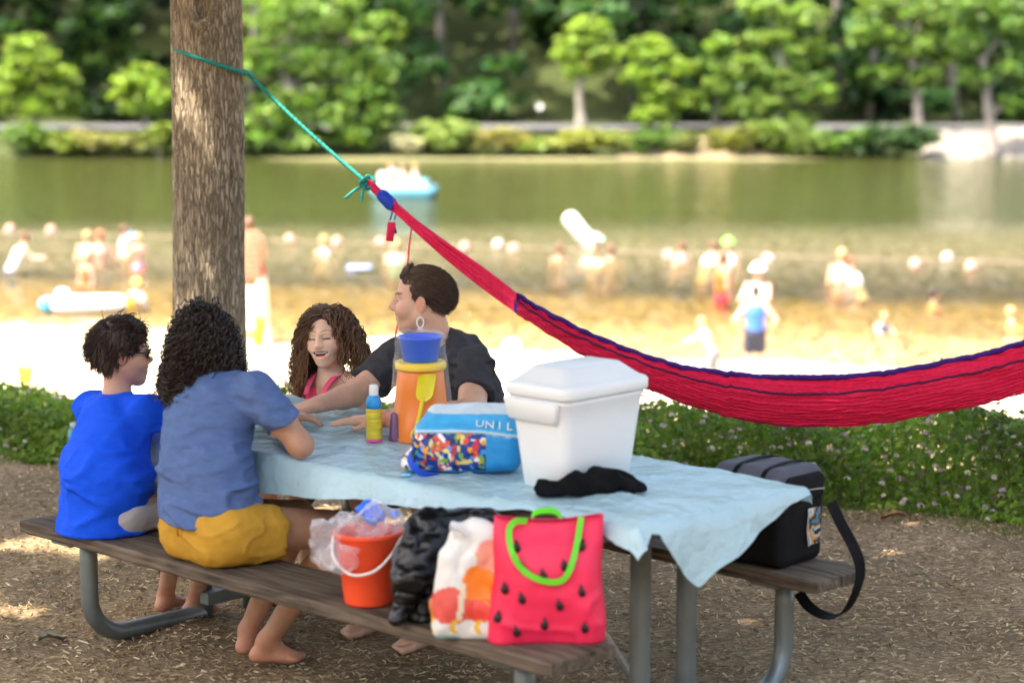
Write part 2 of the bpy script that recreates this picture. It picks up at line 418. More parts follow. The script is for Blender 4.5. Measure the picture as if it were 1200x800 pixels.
# ---------------------------------------------------------------- trees
LEAF = leaf_mat('leaf_green', .38)
def bark_mat(name, light, dark, sc=1.0):
    m = bpy.data.materials.new(name); m.use_nodes = True
    t = m.node_tree; b = t.nodes['Principled BSDF']; N = t.nodes.new; K = t.links.new
    tc = N('ShaderNodeTexCoord'); mp = N('ShaderNodeMapping'); mp.inputs['Scale'].default_value = (sc*1.0, sc*1.0, sc*.16); K(tc.outputs['Object'], mp.inputs[0])
    n0 = N('ShaderNodeTexNoise'); n0.inputs['Scale'].default_value = 30; n0.inputs['Detail'].default_value = 5; n0.inputs['Distortion'].default_value = 1.2; K(mp.outputs[0], n0.inputs['Vector'])
    v = N('ShaderNodeTexVoronoi'); v.feature = 'DISTANCE_TO_EDGE'; v.inputs['Scale'].default_value = 48; 
    wp = N('ShaderNodeMix'); wp.data_type = 'VECTOR'; wp.inputs[0].default_value = .05
    K(mp.outputs[0], wp.inputs[4]); K(n0.outputs['Color'], wp.inputs[5]); K(wp.outputs[1], v.inputs['Vector'])
    mr = N('ShaderNodeMapRange'); mr.inputs[1].default_value = 0; mr.inputs[2].default_value = .22; K(v.outputs['Distance'], mr.inputs[0])
    ml = N('ShaderNodeMath'); ml.operation = 'MULTIPLY'; K(mr.outputs[0], ml.inputs[0]); K(n0.outputs[0], ml.inputs[1])
    cr = N('ShaderNodeValToRGB'); e = cr.color_ramp.elements; e[0].position = .05; e[0].color = (*dark, 1); e[1].position = .62; e[1].color = (*light, 1)
    K(ml.outputs[0], cr.inputs[0])
    n3 = N('ShaderNodeTexNoise'); n3.inputs['Scale'].default_value = 3.2; n3.inputs['Detail'].default_value = 3; K(tc.outputs['Object'], n3.inputs['Vector'])
    r3 = N('ShaderNodeMapRange'); r3.inputs[1].default_value = .3; r3.inputs[2].default_value = .7; r3.inputs[3].default_value = .78; r3.inputs[4].default_value = 1.18; K(n3.outputs[0], r3.inputs[0])
    s3 = N('ShaderNodeVectorMath'); s3.operation = 'SCALE'; K(cr.outputs[0], s3.inputs[0]); K(r3.outputs[0], s3.inputs['Scale'])
    K(s3.outputs[0], b.inputs['Base Color'])
    b.inputs['Roughness'].default_value = .9; b.inputs['Specular IOR Level'].default_value = .2
    bp = N('ShaderNodeBump'); bp.inputs['Strength'].default_value = .9; bp.inputs['Distance'].default_value = .012; K(ml.outputs[0], bp.inputs['Height']); K(bp.outputs[0], b.inputs['Normal'])
    return m
BARK = bark_mat('bark', (.56, .46, .33), (.21, .165, .115), 1.6)
FBARK = M('far_bark', (.23, .20, .18), .9, .35, 3, .4, 12, .03, stretch=(1, 1, .25))

def leaf_cols(n, base, var=.3, rng=RNG):
    base = np.asarray(base); k = 1 + var * rng.normal(size=(n, 1)) * .6
    hue = rng.normal(size=(n, 1)) * .12
    c = base * k; c[:, 0:1] *= 1 + hue; return np.clip(c, .004, .6)
def clump_leaves(blobs, per, size, rng, flat=.8):
    """leaf faces gathered in sprays through each ellipsoid (cx,cy,cz,rx,ry,rz,weight)"""
    C, S, W = [], [], []
    for (cx, cy, cz, rx, ry, rz, wt) in blobs:
        ns = max(5, int(per * wt / 26))
        q = rng.normal(size=(ns, 3)); q /= np.linalg.norm(q, axis=1)[:, None]; q *= (rng.random((ns, 1)) ** .45)
        cen = np.array([cx, cy, cz]) + q * np.array([rx, ry, rz])
        for c in cen:
            m = int(18 + rng.random() * 16); r = .10 * (rx + ry + rz) / 3 * (1.2 + rng.random() * 1.6)
            pts = c + rng.normal(size=(m, 3)) * np.array([r, r, r * .42])
            C.append(pts); W.append(np.full(m, 1 + .32 * rng.normal()))
    C = np.vstack(C); W = np.concatenate(W)
    N = rng.normal(size=C.shape) * .6 + np.array([-.15, .1, flat])
    s = size * (.6 + .8 * rng.random(len(C)))
    V, F = cards(C, N, s, 1.5, .3, rng)
    return V, F, W
def limb(a, b, r0, r1, sag=.1, n=8):
    a = np.asarray(a, float); b = np.asarray(b, float)
    t = np.linspace(0, 1, n)[:, None]; mid = (a + b) / 2 + np.array([0, 0, sag * np.linalg.norm(b - a)])
    return tube((1-t)**2 * a + 2*t*(1-t) * mid + t*t * b, np.linspace(r0, r1, n), 7)
def far_tree(name, label, base, top, r0, blobs, per, size, col, cat='tree', group='trees on the far shore', seed=1, limbs=True, bark=None):
    rng = np.random.default_rng(seed)
    o = thing(name, label, cat, base, 0, group)
    base = np.asarray(base, float); top = np.asarray(top, float)
    z = np.linspace(0, 1, 12)[:, None]; path = base + (top - base) * z + np.concatenate([.12*np.sin(z*5+seed), .1*np.cos(z*4), z*0], 1) * (z > 0)
    parts = [tube(path, np.linspace(r0*1.25, r0*.3, 12) + np.where(z[:, 0] < .1, r0*.35, 0), 10)]
    if limbs:
        for (cx, cy, cz, rx, ry, rz, wt) in blobs:
            k = min(.95, max(.15, (cz - base[2]) / (top[2] - base[2] + 1e-6) * .75)); a = base + (top - base) * k
            parts.append(limb(a, (cx, cy, cz), r0*.42, r0*.1))
    V, F = merge(parts); wmesh('trunk', V, F, bark or FBARK, o)
    V, F, W = clump_leaves(blobs, per*1.25, size*.80, rng)
    n = len(V)//4; c = leaf_cols(n, col, .22, rng) * np.clip(W, .45, 1.7)[:, None]
    wmesh('crown', V, F, LEAF, o, np.repeat(c, 4, 0), False)
    return o
def blob(px, py, d, rpx, rpy, depth=None, wt=1.0):
    c = P(px, py, d); k = d / FPX
    return (c[0], c[1], c[2], rpx*k, depth if depth else (rpx+rpy)/2*k, rpy*k, wt)
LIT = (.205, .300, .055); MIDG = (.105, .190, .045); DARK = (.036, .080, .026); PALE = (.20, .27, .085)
def fbase(px, d, dz=0):
    c = P(px, 150, d); return (c[0], c[1], float(ground_z(c[0], c[1])) + dz - .05)
def ftop(px, py, d): return P(px, py, d)
d = 83
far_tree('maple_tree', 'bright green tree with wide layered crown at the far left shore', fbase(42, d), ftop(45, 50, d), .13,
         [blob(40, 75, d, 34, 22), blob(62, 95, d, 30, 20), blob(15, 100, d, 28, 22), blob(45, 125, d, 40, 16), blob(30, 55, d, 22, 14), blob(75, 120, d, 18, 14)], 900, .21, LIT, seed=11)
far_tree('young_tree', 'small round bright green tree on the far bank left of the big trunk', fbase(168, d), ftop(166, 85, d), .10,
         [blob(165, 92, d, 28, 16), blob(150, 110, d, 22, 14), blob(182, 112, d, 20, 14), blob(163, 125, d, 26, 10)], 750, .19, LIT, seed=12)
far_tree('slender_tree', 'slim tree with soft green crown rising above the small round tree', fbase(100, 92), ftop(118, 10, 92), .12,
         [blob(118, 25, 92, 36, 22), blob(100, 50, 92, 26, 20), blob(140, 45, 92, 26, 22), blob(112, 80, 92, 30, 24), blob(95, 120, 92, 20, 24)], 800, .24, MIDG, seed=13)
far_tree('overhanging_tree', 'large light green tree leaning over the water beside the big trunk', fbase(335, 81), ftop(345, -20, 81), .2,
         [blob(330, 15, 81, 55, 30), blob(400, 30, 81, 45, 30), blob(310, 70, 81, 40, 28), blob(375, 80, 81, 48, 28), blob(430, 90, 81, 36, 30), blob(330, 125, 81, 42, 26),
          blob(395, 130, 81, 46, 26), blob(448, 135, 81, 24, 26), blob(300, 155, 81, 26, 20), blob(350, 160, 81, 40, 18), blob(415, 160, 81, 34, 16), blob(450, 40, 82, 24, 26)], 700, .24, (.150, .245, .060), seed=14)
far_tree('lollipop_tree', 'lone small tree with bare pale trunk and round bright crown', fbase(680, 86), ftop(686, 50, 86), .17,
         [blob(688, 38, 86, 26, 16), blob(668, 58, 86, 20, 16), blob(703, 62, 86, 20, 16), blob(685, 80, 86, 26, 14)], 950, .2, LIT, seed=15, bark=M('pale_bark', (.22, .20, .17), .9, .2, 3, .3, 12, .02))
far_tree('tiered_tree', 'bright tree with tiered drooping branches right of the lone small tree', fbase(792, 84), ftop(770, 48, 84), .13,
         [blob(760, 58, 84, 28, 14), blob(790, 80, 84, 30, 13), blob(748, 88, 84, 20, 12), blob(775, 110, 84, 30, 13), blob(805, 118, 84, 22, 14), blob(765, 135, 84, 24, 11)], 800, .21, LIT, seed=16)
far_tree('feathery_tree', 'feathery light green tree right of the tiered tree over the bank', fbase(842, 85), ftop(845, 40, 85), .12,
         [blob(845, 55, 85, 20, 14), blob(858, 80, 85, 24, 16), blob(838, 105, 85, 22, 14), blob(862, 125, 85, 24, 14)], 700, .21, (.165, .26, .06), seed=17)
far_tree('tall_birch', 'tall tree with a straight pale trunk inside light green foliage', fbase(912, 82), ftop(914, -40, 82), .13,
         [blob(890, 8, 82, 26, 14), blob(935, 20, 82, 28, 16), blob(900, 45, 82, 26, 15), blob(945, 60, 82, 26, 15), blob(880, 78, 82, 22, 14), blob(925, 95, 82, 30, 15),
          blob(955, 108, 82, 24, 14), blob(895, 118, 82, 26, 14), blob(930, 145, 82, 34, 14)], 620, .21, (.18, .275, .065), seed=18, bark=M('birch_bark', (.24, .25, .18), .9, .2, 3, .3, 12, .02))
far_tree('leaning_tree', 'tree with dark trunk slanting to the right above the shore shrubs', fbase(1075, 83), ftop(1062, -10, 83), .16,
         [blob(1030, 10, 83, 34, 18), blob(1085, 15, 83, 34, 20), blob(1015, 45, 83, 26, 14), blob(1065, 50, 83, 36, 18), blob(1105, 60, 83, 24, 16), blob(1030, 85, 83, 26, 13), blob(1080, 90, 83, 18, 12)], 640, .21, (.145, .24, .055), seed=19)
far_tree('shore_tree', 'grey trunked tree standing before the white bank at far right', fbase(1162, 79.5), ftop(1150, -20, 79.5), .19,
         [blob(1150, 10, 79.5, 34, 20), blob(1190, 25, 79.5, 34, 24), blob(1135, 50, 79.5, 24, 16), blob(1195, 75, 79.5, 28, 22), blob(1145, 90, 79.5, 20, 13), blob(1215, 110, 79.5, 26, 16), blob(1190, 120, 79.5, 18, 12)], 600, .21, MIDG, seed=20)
# shrubs on the waterline
def shrub(name, label, px, py, d, rx, ry, col, seed, cat='shrub', size=.16, per=700, n=4):
    rng = np.random.default_rng(seed)
    rx, ry = rx*1.25, ry*1.22
    bl = [blob(px + rng.uniform(-.6, .6)*rx, py + rng.uniform(-.3, .35)*ry, d + rng.uniform(-.4, .4), rx*.55, ry*.6, None, 1) for _ in range(n)]
    b = fbase(px, d); return far_tree(name, label, b, (b[0], b[1], b[2] + ry*1.2*d/FPX), .05, bl, per, size, col, cat, 'shrubs along the far waterline', seed)
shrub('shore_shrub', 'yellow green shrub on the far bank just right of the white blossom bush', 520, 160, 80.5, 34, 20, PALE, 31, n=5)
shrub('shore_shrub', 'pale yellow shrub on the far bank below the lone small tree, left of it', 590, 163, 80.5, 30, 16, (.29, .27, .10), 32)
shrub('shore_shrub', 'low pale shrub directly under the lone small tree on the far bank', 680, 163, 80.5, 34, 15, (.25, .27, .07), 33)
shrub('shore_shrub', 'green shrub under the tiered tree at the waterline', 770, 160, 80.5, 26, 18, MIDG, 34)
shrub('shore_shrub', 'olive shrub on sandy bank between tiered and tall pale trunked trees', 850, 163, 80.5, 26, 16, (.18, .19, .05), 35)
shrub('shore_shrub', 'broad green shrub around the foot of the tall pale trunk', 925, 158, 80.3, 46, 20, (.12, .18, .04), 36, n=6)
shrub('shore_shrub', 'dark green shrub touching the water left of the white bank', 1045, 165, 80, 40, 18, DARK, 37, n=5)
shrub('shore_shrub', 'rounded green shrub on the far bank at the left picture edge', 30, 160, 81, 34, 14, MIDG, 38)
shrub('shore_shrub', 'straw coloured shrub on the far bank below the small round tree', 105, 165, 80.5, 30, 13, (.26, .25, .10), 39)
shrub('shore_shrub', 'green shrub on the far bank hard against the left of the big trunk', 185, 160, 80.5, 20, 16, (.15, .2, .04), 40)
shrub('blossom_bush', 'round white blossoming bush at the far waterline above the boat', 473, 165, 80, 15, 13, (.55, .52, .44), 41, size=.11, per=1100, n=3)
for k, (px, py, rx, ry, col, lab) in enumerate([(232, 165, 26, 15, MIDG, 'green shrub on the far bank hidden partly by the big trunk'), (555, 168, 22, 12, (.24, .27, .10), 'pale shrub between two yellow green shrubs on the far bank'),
      (635, 168, 24, 12, (.16, .22, .06), 'low green shrub on the far bank below the tiny white disc'), (725, 167, 26, 13, (.22, .26, .08), 'yellowish shrub on the far bank right of the lone small tree'), (985, 162, 30, 17, MIDG, 'green shrub right of the tall pale trunk at the water'),
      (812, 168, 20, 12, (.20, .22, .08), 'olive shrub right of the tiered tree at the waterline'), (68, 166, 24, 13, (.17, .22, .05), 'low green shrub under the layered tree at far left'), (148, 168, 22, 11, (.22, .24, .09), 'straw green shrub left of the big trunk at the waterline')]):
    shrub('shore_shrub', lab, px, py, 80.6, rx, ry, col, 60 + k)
# white disc on a post, standing in for a bokeh spot, and the pale rocky bank
o = thing('bokeh_disc', 'tiny white disc put in for a bokeh spot before the far woods', 'sign', fbase(632, 89))
q = P(632, 124, 89)
V, F = tube([np.array([q[0], q[1], o.location.z]), q], .03, 8); wmesh('post', V, F, FBARK, o)
V, F = tube([q + [0, -.04, 0], q + [0, -.07, 0]], .13, 20); wmesh('disc', V, F, M('disc_white', (.8, .8, .8), .5), o)
rng = np.random.default_rng(5)
X, Y = np.meshgrid(np.linspace(14.6, 40, 90), np.linspace(0, 1, 16), indexing='ij')
V = np.stack([X, 79.6 + Y*4.4, WATER_Z - .1 + .95*np.clip(Y*1.4, 0, 1) ** .8 * smooth(14.6, 16, X)], -1).reshape(-1, 3); V += .16 * np.stack([fbm(V*1.2, 3), fbm(V*1.3+9, 3), fbm(V*1.5+5, 3)], 1)
tag(link('gravel_bank', mesh_np('gravel_bank', V, grid_faces(90, 16), None, False), M('pale_stone', (.19, .172, .15), .9, .25, 2, .5, 9, .05)),
    kind='structure')
V = np.stack(np.meshgrid(np.linspace(4, 10.5, 60), np.linspace(0, 1, 8), indexing='ij'), -1).reshape(-1, 2)
V = np.stack([V[:, 0], 79.9 + V[:, 1]*2.4, WATER_Z - .1 + .75*V[:, 1]**.7], -1); V += .1 * np.stack([fbm(V*1.2, 3), fbm(V*1.3+9, 3), fbm(V*1.5+5, 3)], 1)
tag(link('sandy_bank', mesh_np('sandy_bank', V, grid_faces(60, 8)), M('bank_sand', (.20, .155, .095), .9, .25, 2, .5, 9, .05)), kind='structure')

# the wood that climbs the hill behind: one mass
rng = np.random.default_rng(77)
bl = []
for k in range(620):
    y = 90.0 + 26 * rng.random() ** 1.3; x = rng.uniform(-34, 34) * y / 90; g = float(ground_z(x, y))
    z = g + (rng.uniform(.2, 5.5) if k % 2 else rng.uniform(4, 13)); r = rng.uniform(.9, 2.0)  # upper layer of clumps added above the view to shade the hillside
    bl.append((x, y, z, r, r*.9, r*rng.uniform(.5, .8), rng.uniform(.7, 1.2)))
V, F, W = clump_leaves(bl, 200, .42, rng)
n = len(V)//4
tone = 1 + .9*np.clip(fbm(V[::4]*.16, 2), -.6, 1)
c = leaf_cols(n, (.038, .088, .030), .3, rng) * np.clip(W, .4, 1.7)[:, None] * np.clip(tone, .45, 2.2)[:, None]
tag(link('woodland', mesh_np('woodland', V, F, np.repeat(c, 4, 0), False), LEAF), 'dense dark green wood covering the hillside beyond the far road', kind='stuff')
for k, (px, dd, lean) in enumerate([(292, 92, .6), (520, 95, -.4), (600, 97, .3), (742, 94, .5), (985, 93, -.5), (1018, 92, .4), (1120, 91, -.8)]):
    b = np.array(fbase(px, dd)); V, F = tube([b, b + [lean*.5, 0, 4], b + [lean, 0, 9]], [.2, .17, .12], 9)
    o = thing('forest_trunk', ['dark trunk in the wood seen just right of the big near tree', 'thin dark trunk in the wood above the moored boat', 'dark trunk in the middle of the wood left of the tiny white disc',
          'dark trunk between the lone small tree and the tiered tree', 'trunk in deep shade right of the tall pale trunk', 'second shaded trunk right of the tall pale trunk', 'leaning dark trunk behind the tree at far right'][k], 'tree trunk', b, 0, 'bare trunks in the far wood')
    wmesh('trunk', V, F, FBARK, o)

# ---------------------------------------------------------------- the shade tree beside the table
TREE = np.array([-1.325, 9.3, 0.0])
def trunk_r(z):
    return .152 + .030*np.exp(-z/.55) + .055*np.exp(-z/.13) - .006*np.clip(z-2, 0, 4)
o = thing('shade_tree', 'thick grey brown tree trunk with furrowed bark that holds the hammock rope', 'tree', TREE)
nz, nt_ = 300, 150
z = np.concatenate([np.linspace(-.05, 2.6, 200), np.linspace(2.65, 5.2, 20)]); th = np.arange(nt_)/nt_*2*np.pi
Z, TH = np.meshgrid(z, th, indexing='ij')
cx, cy = np.cos(TH), np.sin(TH)
q = np.stack([cx*5.5, cy*5.5, Z*1.5], -1)
wv = fbm(np.stack([cx*1.3, cy*1.3, Z*.8], -1), 2)
rid = vnoise(np.stack([cx*9.5 + wv*.5, cy*9.5 + wv*.5, Z*2.2], -1)); rid2 = vnoise(np.stack([cx*17, cy*17, Z*5.5], -1))
R = trunk_r(Z) + .006*wv - .0075*np.clip(1 - np.abs(rid)*3.2, 0, 1) - .0035*np.clip(1 - np.abs(rid2)*3, 0, 1)
# an old branch scar high on the side that faces the table
sx = np.arctan2(np.sin(TH + 1.52), np.cos(TH + 1.52))*.16; sz = (Z - 2.17)
e = (sx/.045)**2 + (sz/.085)**2
R = R + .020*np.exp(-(e-1.1)**2*2.5) - .030*np.exp(-e*2.2)
V = np.stack([R*cx + .03*np.sin(Z*.9), R*cy, Z], -1).reshape(-1, 3)
parts = [(V, [grid_faces(len(z), nt_, closed_v=True)[:, ::-1]])]
rng = np.random.default_rng(3); tips = []
for k in range(11):
    a = k*2.4 + .3; L = rng.uniform(2.6, 5.4); hh = rng.uniform(4.0, 5.1)
    b = np.array([math.cos(a)*L, math.sin(a)*L, hh + rng.uniform(1.2, 3.4)])
    parts.append(limb((0, 0, hh), b, .075, .02, .08)); tips.append(b)
V, F = merge(parts); link('trunk', mesh_np('trunk', V, F), BARK, o)
bl = []
for b in tips:
    for j in range(3):
        c = b*(.55 + .3*j) + rng.normal(size=3)*.5; c[2] = max(c[2], 4.6)
        bl.append((c[0] - .9, c[1] - .9, c[2], 1.5, 1.5, .9, 1.0))
q_ = T(1.12, -.36, .73) + np.array(TO_SUN)/TO_SUN.z*5.6 - TREE; bl.append((*q_, 1.1, 1.1, .7, 1.6))  # extra leaf clump added toward the sun to shade the cloth corner
for hu, hv, hz in ((-.4, -.5, .9), (-.35, -.55, .6), (-.9, -.5, .8), (-.4, .5, 1.0), (.2, 0, .75), (.8, -.6, .6)):
    q_ = T(hu, hv, hz) + np.array(TO_SUN)/TO_SUN.z*(6.0 + hu*.5) - TREE; bl.append((*q_, .8, .8, .6, 1.2))  # clumps added on the sun lines to keep flecks off people and table
for gx, gy in ((1.9, 6.5), (2.4, 7.1), (1.5, 6.1), (2.1, 7.8), (1.2, 5.7)):
    q_ = np.array([gx, gy, 0]) + np.array(TO_SUN)/TO_SUN.z*6.4 - TREE; bl.append((*q_, 1.0, 1.0, .7, 1.3))  # clumps added to shade the mulch on the right
for k in range(34):
    a = rng.uniform(0, 6.28); L = 5.4*math.sqrt(rng.random())
    bl.append((math.cos(a)*L - 2.2, math.sin(a)*L - 2.6, rng.uniform(5.5, 8.6), 1.5, 1.5, .9, 1.0))
V, F, W = clump_leaves(bl, 460, .20, rng); n = len(V)//4
su = np.array(TO_SUN)/TO_SUN.z; cen = V.reshape(-1, 4, 3).mean(1) + TREE; hit = cen - su*cen[:, 2:3]      # gaps that let sun flecks through at the left
gap = np.zeros(n, bool)
for gx, gy, gr in ((-2.35, 8.35, .22), (-2.05, 7.75, .2), (-1.8, 7.55, .14), (-2.3, 7.4, .16), (-1.72, 6.9, .12), (-1.95, 8.6, .16)):
    gap |= ((hit[:, 0]-gx)/1.5)**2 + (hit[:, 1]-gy)**2 < gr**2
V = V.reshape(-1, 4, 3)[~gap].reshape(-1, 3); n = len(V)//4; kk = np.arange(n)[:, None]*4; F = np.vstack([kk + [[0, 1, 2]], kk + [[0, 2, 3]]])
link('crown', mesh_np('crown', V, F, np.repeat(leaf_cols(n, (.08, .13, .03), .2, rng), 4, 0), False), LEAF, o)

# unseen leaf mass added behind the viewer to cut fill light
rng = np.random.default_rng(15); bl = []
for k in range(150):
    a = rng.uniform(-.15, 1.15)*math.pi; L = rng.uniform(13, 22); x, y = math.cos(a)*L*1.3, -math.sin(a)*L + 1
    if y > 4: continue
    bl.append((x, y, rng.uniform(.8, 11), 2.2, 2.2, 1.6, 1.0))
V, F, W = clump_leaves(bl, 150, .62, rng); n = len(V)//4
tag(link('shading_leaf_mass', mesh_np('shading_leaf_mass', V, F, np.repeat(leaf_cols(n, (.05, .085, .025), .25, rng), 4, 0), False), LEAF), 'unseen leaf mass added behind the viewer to darken sides facing the camera', kind='stuff')

# ---------------------------------------------------------------- wood chips, leaves, flowering ground cover
rng = np.random.default_rng(21)
n = 52000
x = rng.uniform(-3.4, 3.4, n); y = 5.0 + 6.0*rng.random(n)**1.15
keep = (y < hedge_line(x) + .35) & (np.abs(x) < .30*y + .6); x, y = x[keep], y[keep]; n = len(x)
L = rng.uniform(.008, .028, n) * np.where(rng.random(n) < .08, 1.8, 1); Wd = rng.uniform(.003, .008, n); Hh = rng.uniform(.0015, .005, n)
a = rng.uniform(0, np.pi, n); tilt = rng.normal(size=n)*.28
z = gz_mulch(x, y) + .004 + rng.random(n)*.008
dx = np.stack([np.cos(a)*np.cos(tilt), np.sin(a)*np.cos(tilt), np.sin(tilt)], 1); dy = np.stack([-np.sin(a), np.cos(a), np.zeros(n)], 1); C = np.stack([x, y, z], 1)
up = np.array([0, 0, 1.0])
V = np.stack([C - dx*L[:, None]/2 - dy*Wd[:, None]/2, C + dx*L[:, None]/2 - dy*Wd[:, None]*.3, C + dx*L[:, None]/2 + dy*Wd[:, None]/2, C - dx*L[:, None]/2 + dy*Wd[:, None]*.4,
              C + up*Hh[:, None] - dx*L[:, None]*.4, C + up*Hh[:, None] + dx*L[:, None]*.38], 1).reshape(-1, 3)
k = np.arange(n)[:, None]*6
F = np.vstack([k + [[0, 1, 5]], k + [[0, 5, 4]], k + [[2, 3, 4]], k + [[2, 4, 5]], k + [[1, 2, 5]], k + [[3, 0, 4]]])
pal = np.array([(.30, .215, .12), (.20, .135, .072), (.42, .34, .21), (.12, .078, .042), (.25, .185, .115), (.40, .33, .21)])
c = pal[rng.choice(6, n, p=[.28, .24, .14, .16, .14, .04])] * rng.uniform(.95, 1.6, (n, 1))
tag(link('wood_chips', mesh_np('wood_chips', V, F, np.repeat(c, 6, 0), False), M('chip', (1, 1, 1), .9, .15, 60, 0, attr=True, spec=.15)), 'brown shredded wood chips covering the ground around the picnic table', kind='stuff')

def dry_leaf(px, py, s, label, col, seed):
    rng = np.random.default_rng(seed); p = Pz(px, py, .02); p[2] = float(gz_mulch(p[0], p[1])) + .014
    prof = [(0, .02), (.15, .30), (.3, .22), (.45, .46), (.6, .2), (.8, .16), (1, .01)]
    V = []
    for t, wd in prof:
        for sgn in (-1, 0, 1): V.append(((t-.5)*s, sgn*wd*s*.8, .16*s*abs(sgn) + .1*s*math.sin(t*5)))
    a = rng.uniform(0, 6); V = np.array(V); R = np.array([[math.cos(a), -math.sin(a), 0], [math.sin(a), math.cos(a), 0], [0, 0, 1]])
    ob = link('fallen_leaf', mesh_np('fallen_leaf', V @ R.T, grid_faces(len(prof), 3)), M('dry_leaf', col, .8, .25, 30, .2), None, p)
    tag(ob, label, 'leaf', 'fallen leaves on the mulch')
dry_leaf(1046, 604, .10, 'dry orange brown leaf lying at the edge of the flowering plants', (.36, .18, .08), 1)
dry_leaf(1072, 606, .06, 'smaller tan leaf just right of the orange brown leaf', (.42, .30, .14), 2)
dry_leaf(62, 748, .10, 'greyish dead leaf on the mulch below the left bench post', (.30, .30, .22), 3)
dry_leaf(905, 668, .05, 'pale scrap of leaf on mulch behind the far bench post', (.40, .33, .25), 4)
dry_leaf(1120, 690, .05, 'small curled leaf on bare mulch at the right', (.30, .19, .10), 5)

rng = np.random.default_rng(33)
def cover_h(x, s):      # height of the plants, s = metres behind their front edge
    base = .245 + .045*np.clip(x, -2, 2)
    lump = .10*fbm(np.stack([x*2.6, s*2.6, x*0], -1), 3)
    return np.clip((base + lump) * smooth(-.05, .35, s) * (1 - .35*smooth(.6, 1.8, s)), .02, 1)
n = 70000
x = rng.uniform(-4.2, 4.2, n); s = rng.random(n)**1.5 * 2.2; y = hedge_line(x) + s - .12 + .12*fbm(np.stack([x*2.2, x*0, x*0], -1), 2)
hh = cover_h(x, s); f = 1 - rng.random(n)**1.9
f = np.where(rng.random(n) < .05, f*(1 + .5*rng.random(n)), f)
z = ground_z(x, y) + hh*f
C = np.stack([x, y, z], 1)
N = rng.normal(size=(n, 3))*.8 + [0, -.35, .7]
V, F = cards(C, N, rng.uniform(.014, .034, n), 1.7, .25, rng)
tone = np.clip(1 + .5*fbm(C*2.3, 2), .45, 1.7)
c = leaf_cols(n, (.165, .255, .045), .3, rng) * tone[:, None]
stems = []
for k in range(420):
    xx = rng.uniform(-4.4, 4.4); ss = rng.uniform(.05, 1.4); yb = float(hedge_line(xx)) + ss - .1; h0 = float(cover_h(np.array([xx]), np.array([ss]))[0]) * rng.uniform(.9, 1.25)
    stems.append(tube([(xx, yb, 0), (xx + rng.normal()*.03, yb + rng.normal()*.03, h0*.6), (xx + rng.normal()*.07, yb + rng.normal()*.07, h0)], [.002, .0016, .001], 4, False))
SV, SF = merge(stems)
b0 = len(V); V = np.vstack([V, SV]); col = np.vstack([np.repeat(c, 4, 0), np.tile([[.10, .14, .04]], (len(SV), 1))])
cover = tag(link('ground_cover', mesh_np('ground_cover', V, [F] + [q + b0 for q in SF], col, False), LEAF), 'leafy green ground cover dotted with pale pink flowers behind the table', kind='stuff')
nf = 1200
x = rng.uniform(-4.4, 4.4, nf); x = np.where((x < 0) & (rng.random(nf) < .55), -x, x); s = rng.random(nf)**1.2*1.5; y = hedge_line(x) + s - .1
z = cover_h(x, s) * rng.uniform(.62, 1.08, nf); z = np.where(rng.random(nf) < .12, z*.6, z) + ground_z(x, y)
cen = np.stack([x, y - .03, z], 1)
q = rng.normal(size=(nf, 13, 3)); q /= np.linalg.norm(q, axis=2)[..., None]; q[..., 2] = np.abs(q[..., 2])*.8
C = (cen[:, None] + q*rng.uniform(.008, .017, (nf, 1, 1))).reshape(-1, 3)
V, F = cards(C, q.reshape(-1, 3), np.full(len(C), .012), 1.4, .3, rng)
fc = np.array([(.68, .54, .58), (.76, .68, .67), (.56, .40, .49)])[rng.choice(3, nf)]; fc = np.repeat(fc, 13*4, 0)
tag(link('blossoms', mesh_np('blossoms', V, F, fc, False), leaf_mat('petal', .2), cover), kind='stuff')
# a few grass tufts at the edge of the mulch
n = 2600; x = rng.uniform(-3.6, 3.6, n); y = hedge_line(x) - .12 - .22*rng.random(n)**2 + .1*np.sin(x*5); x += .03*rng.normal(size=n)
h = rng.uniform(.02, .07, n); lean = rng.normal(size=(n, 2))*.03; g = gz_mulch(x, y)
V = np.stack([np.stack([x-.002, y, g], 1), np.stack([x+.002, y, g], 1), np.stack([x+lean[:, 0], y+lean[:, 1], g+h], 1)], 1).reshape(-1, 3)
tag(link('grass', mesh_np('grass', V, np.arange(3*n).reshape(-1, 3), np.repeat(leaf_cols(n, (.12, .17, .035), .3, rng), 3, 0), False), LEAF), 'thin short grass where mulch meets the flowering plants', kind='stuff')
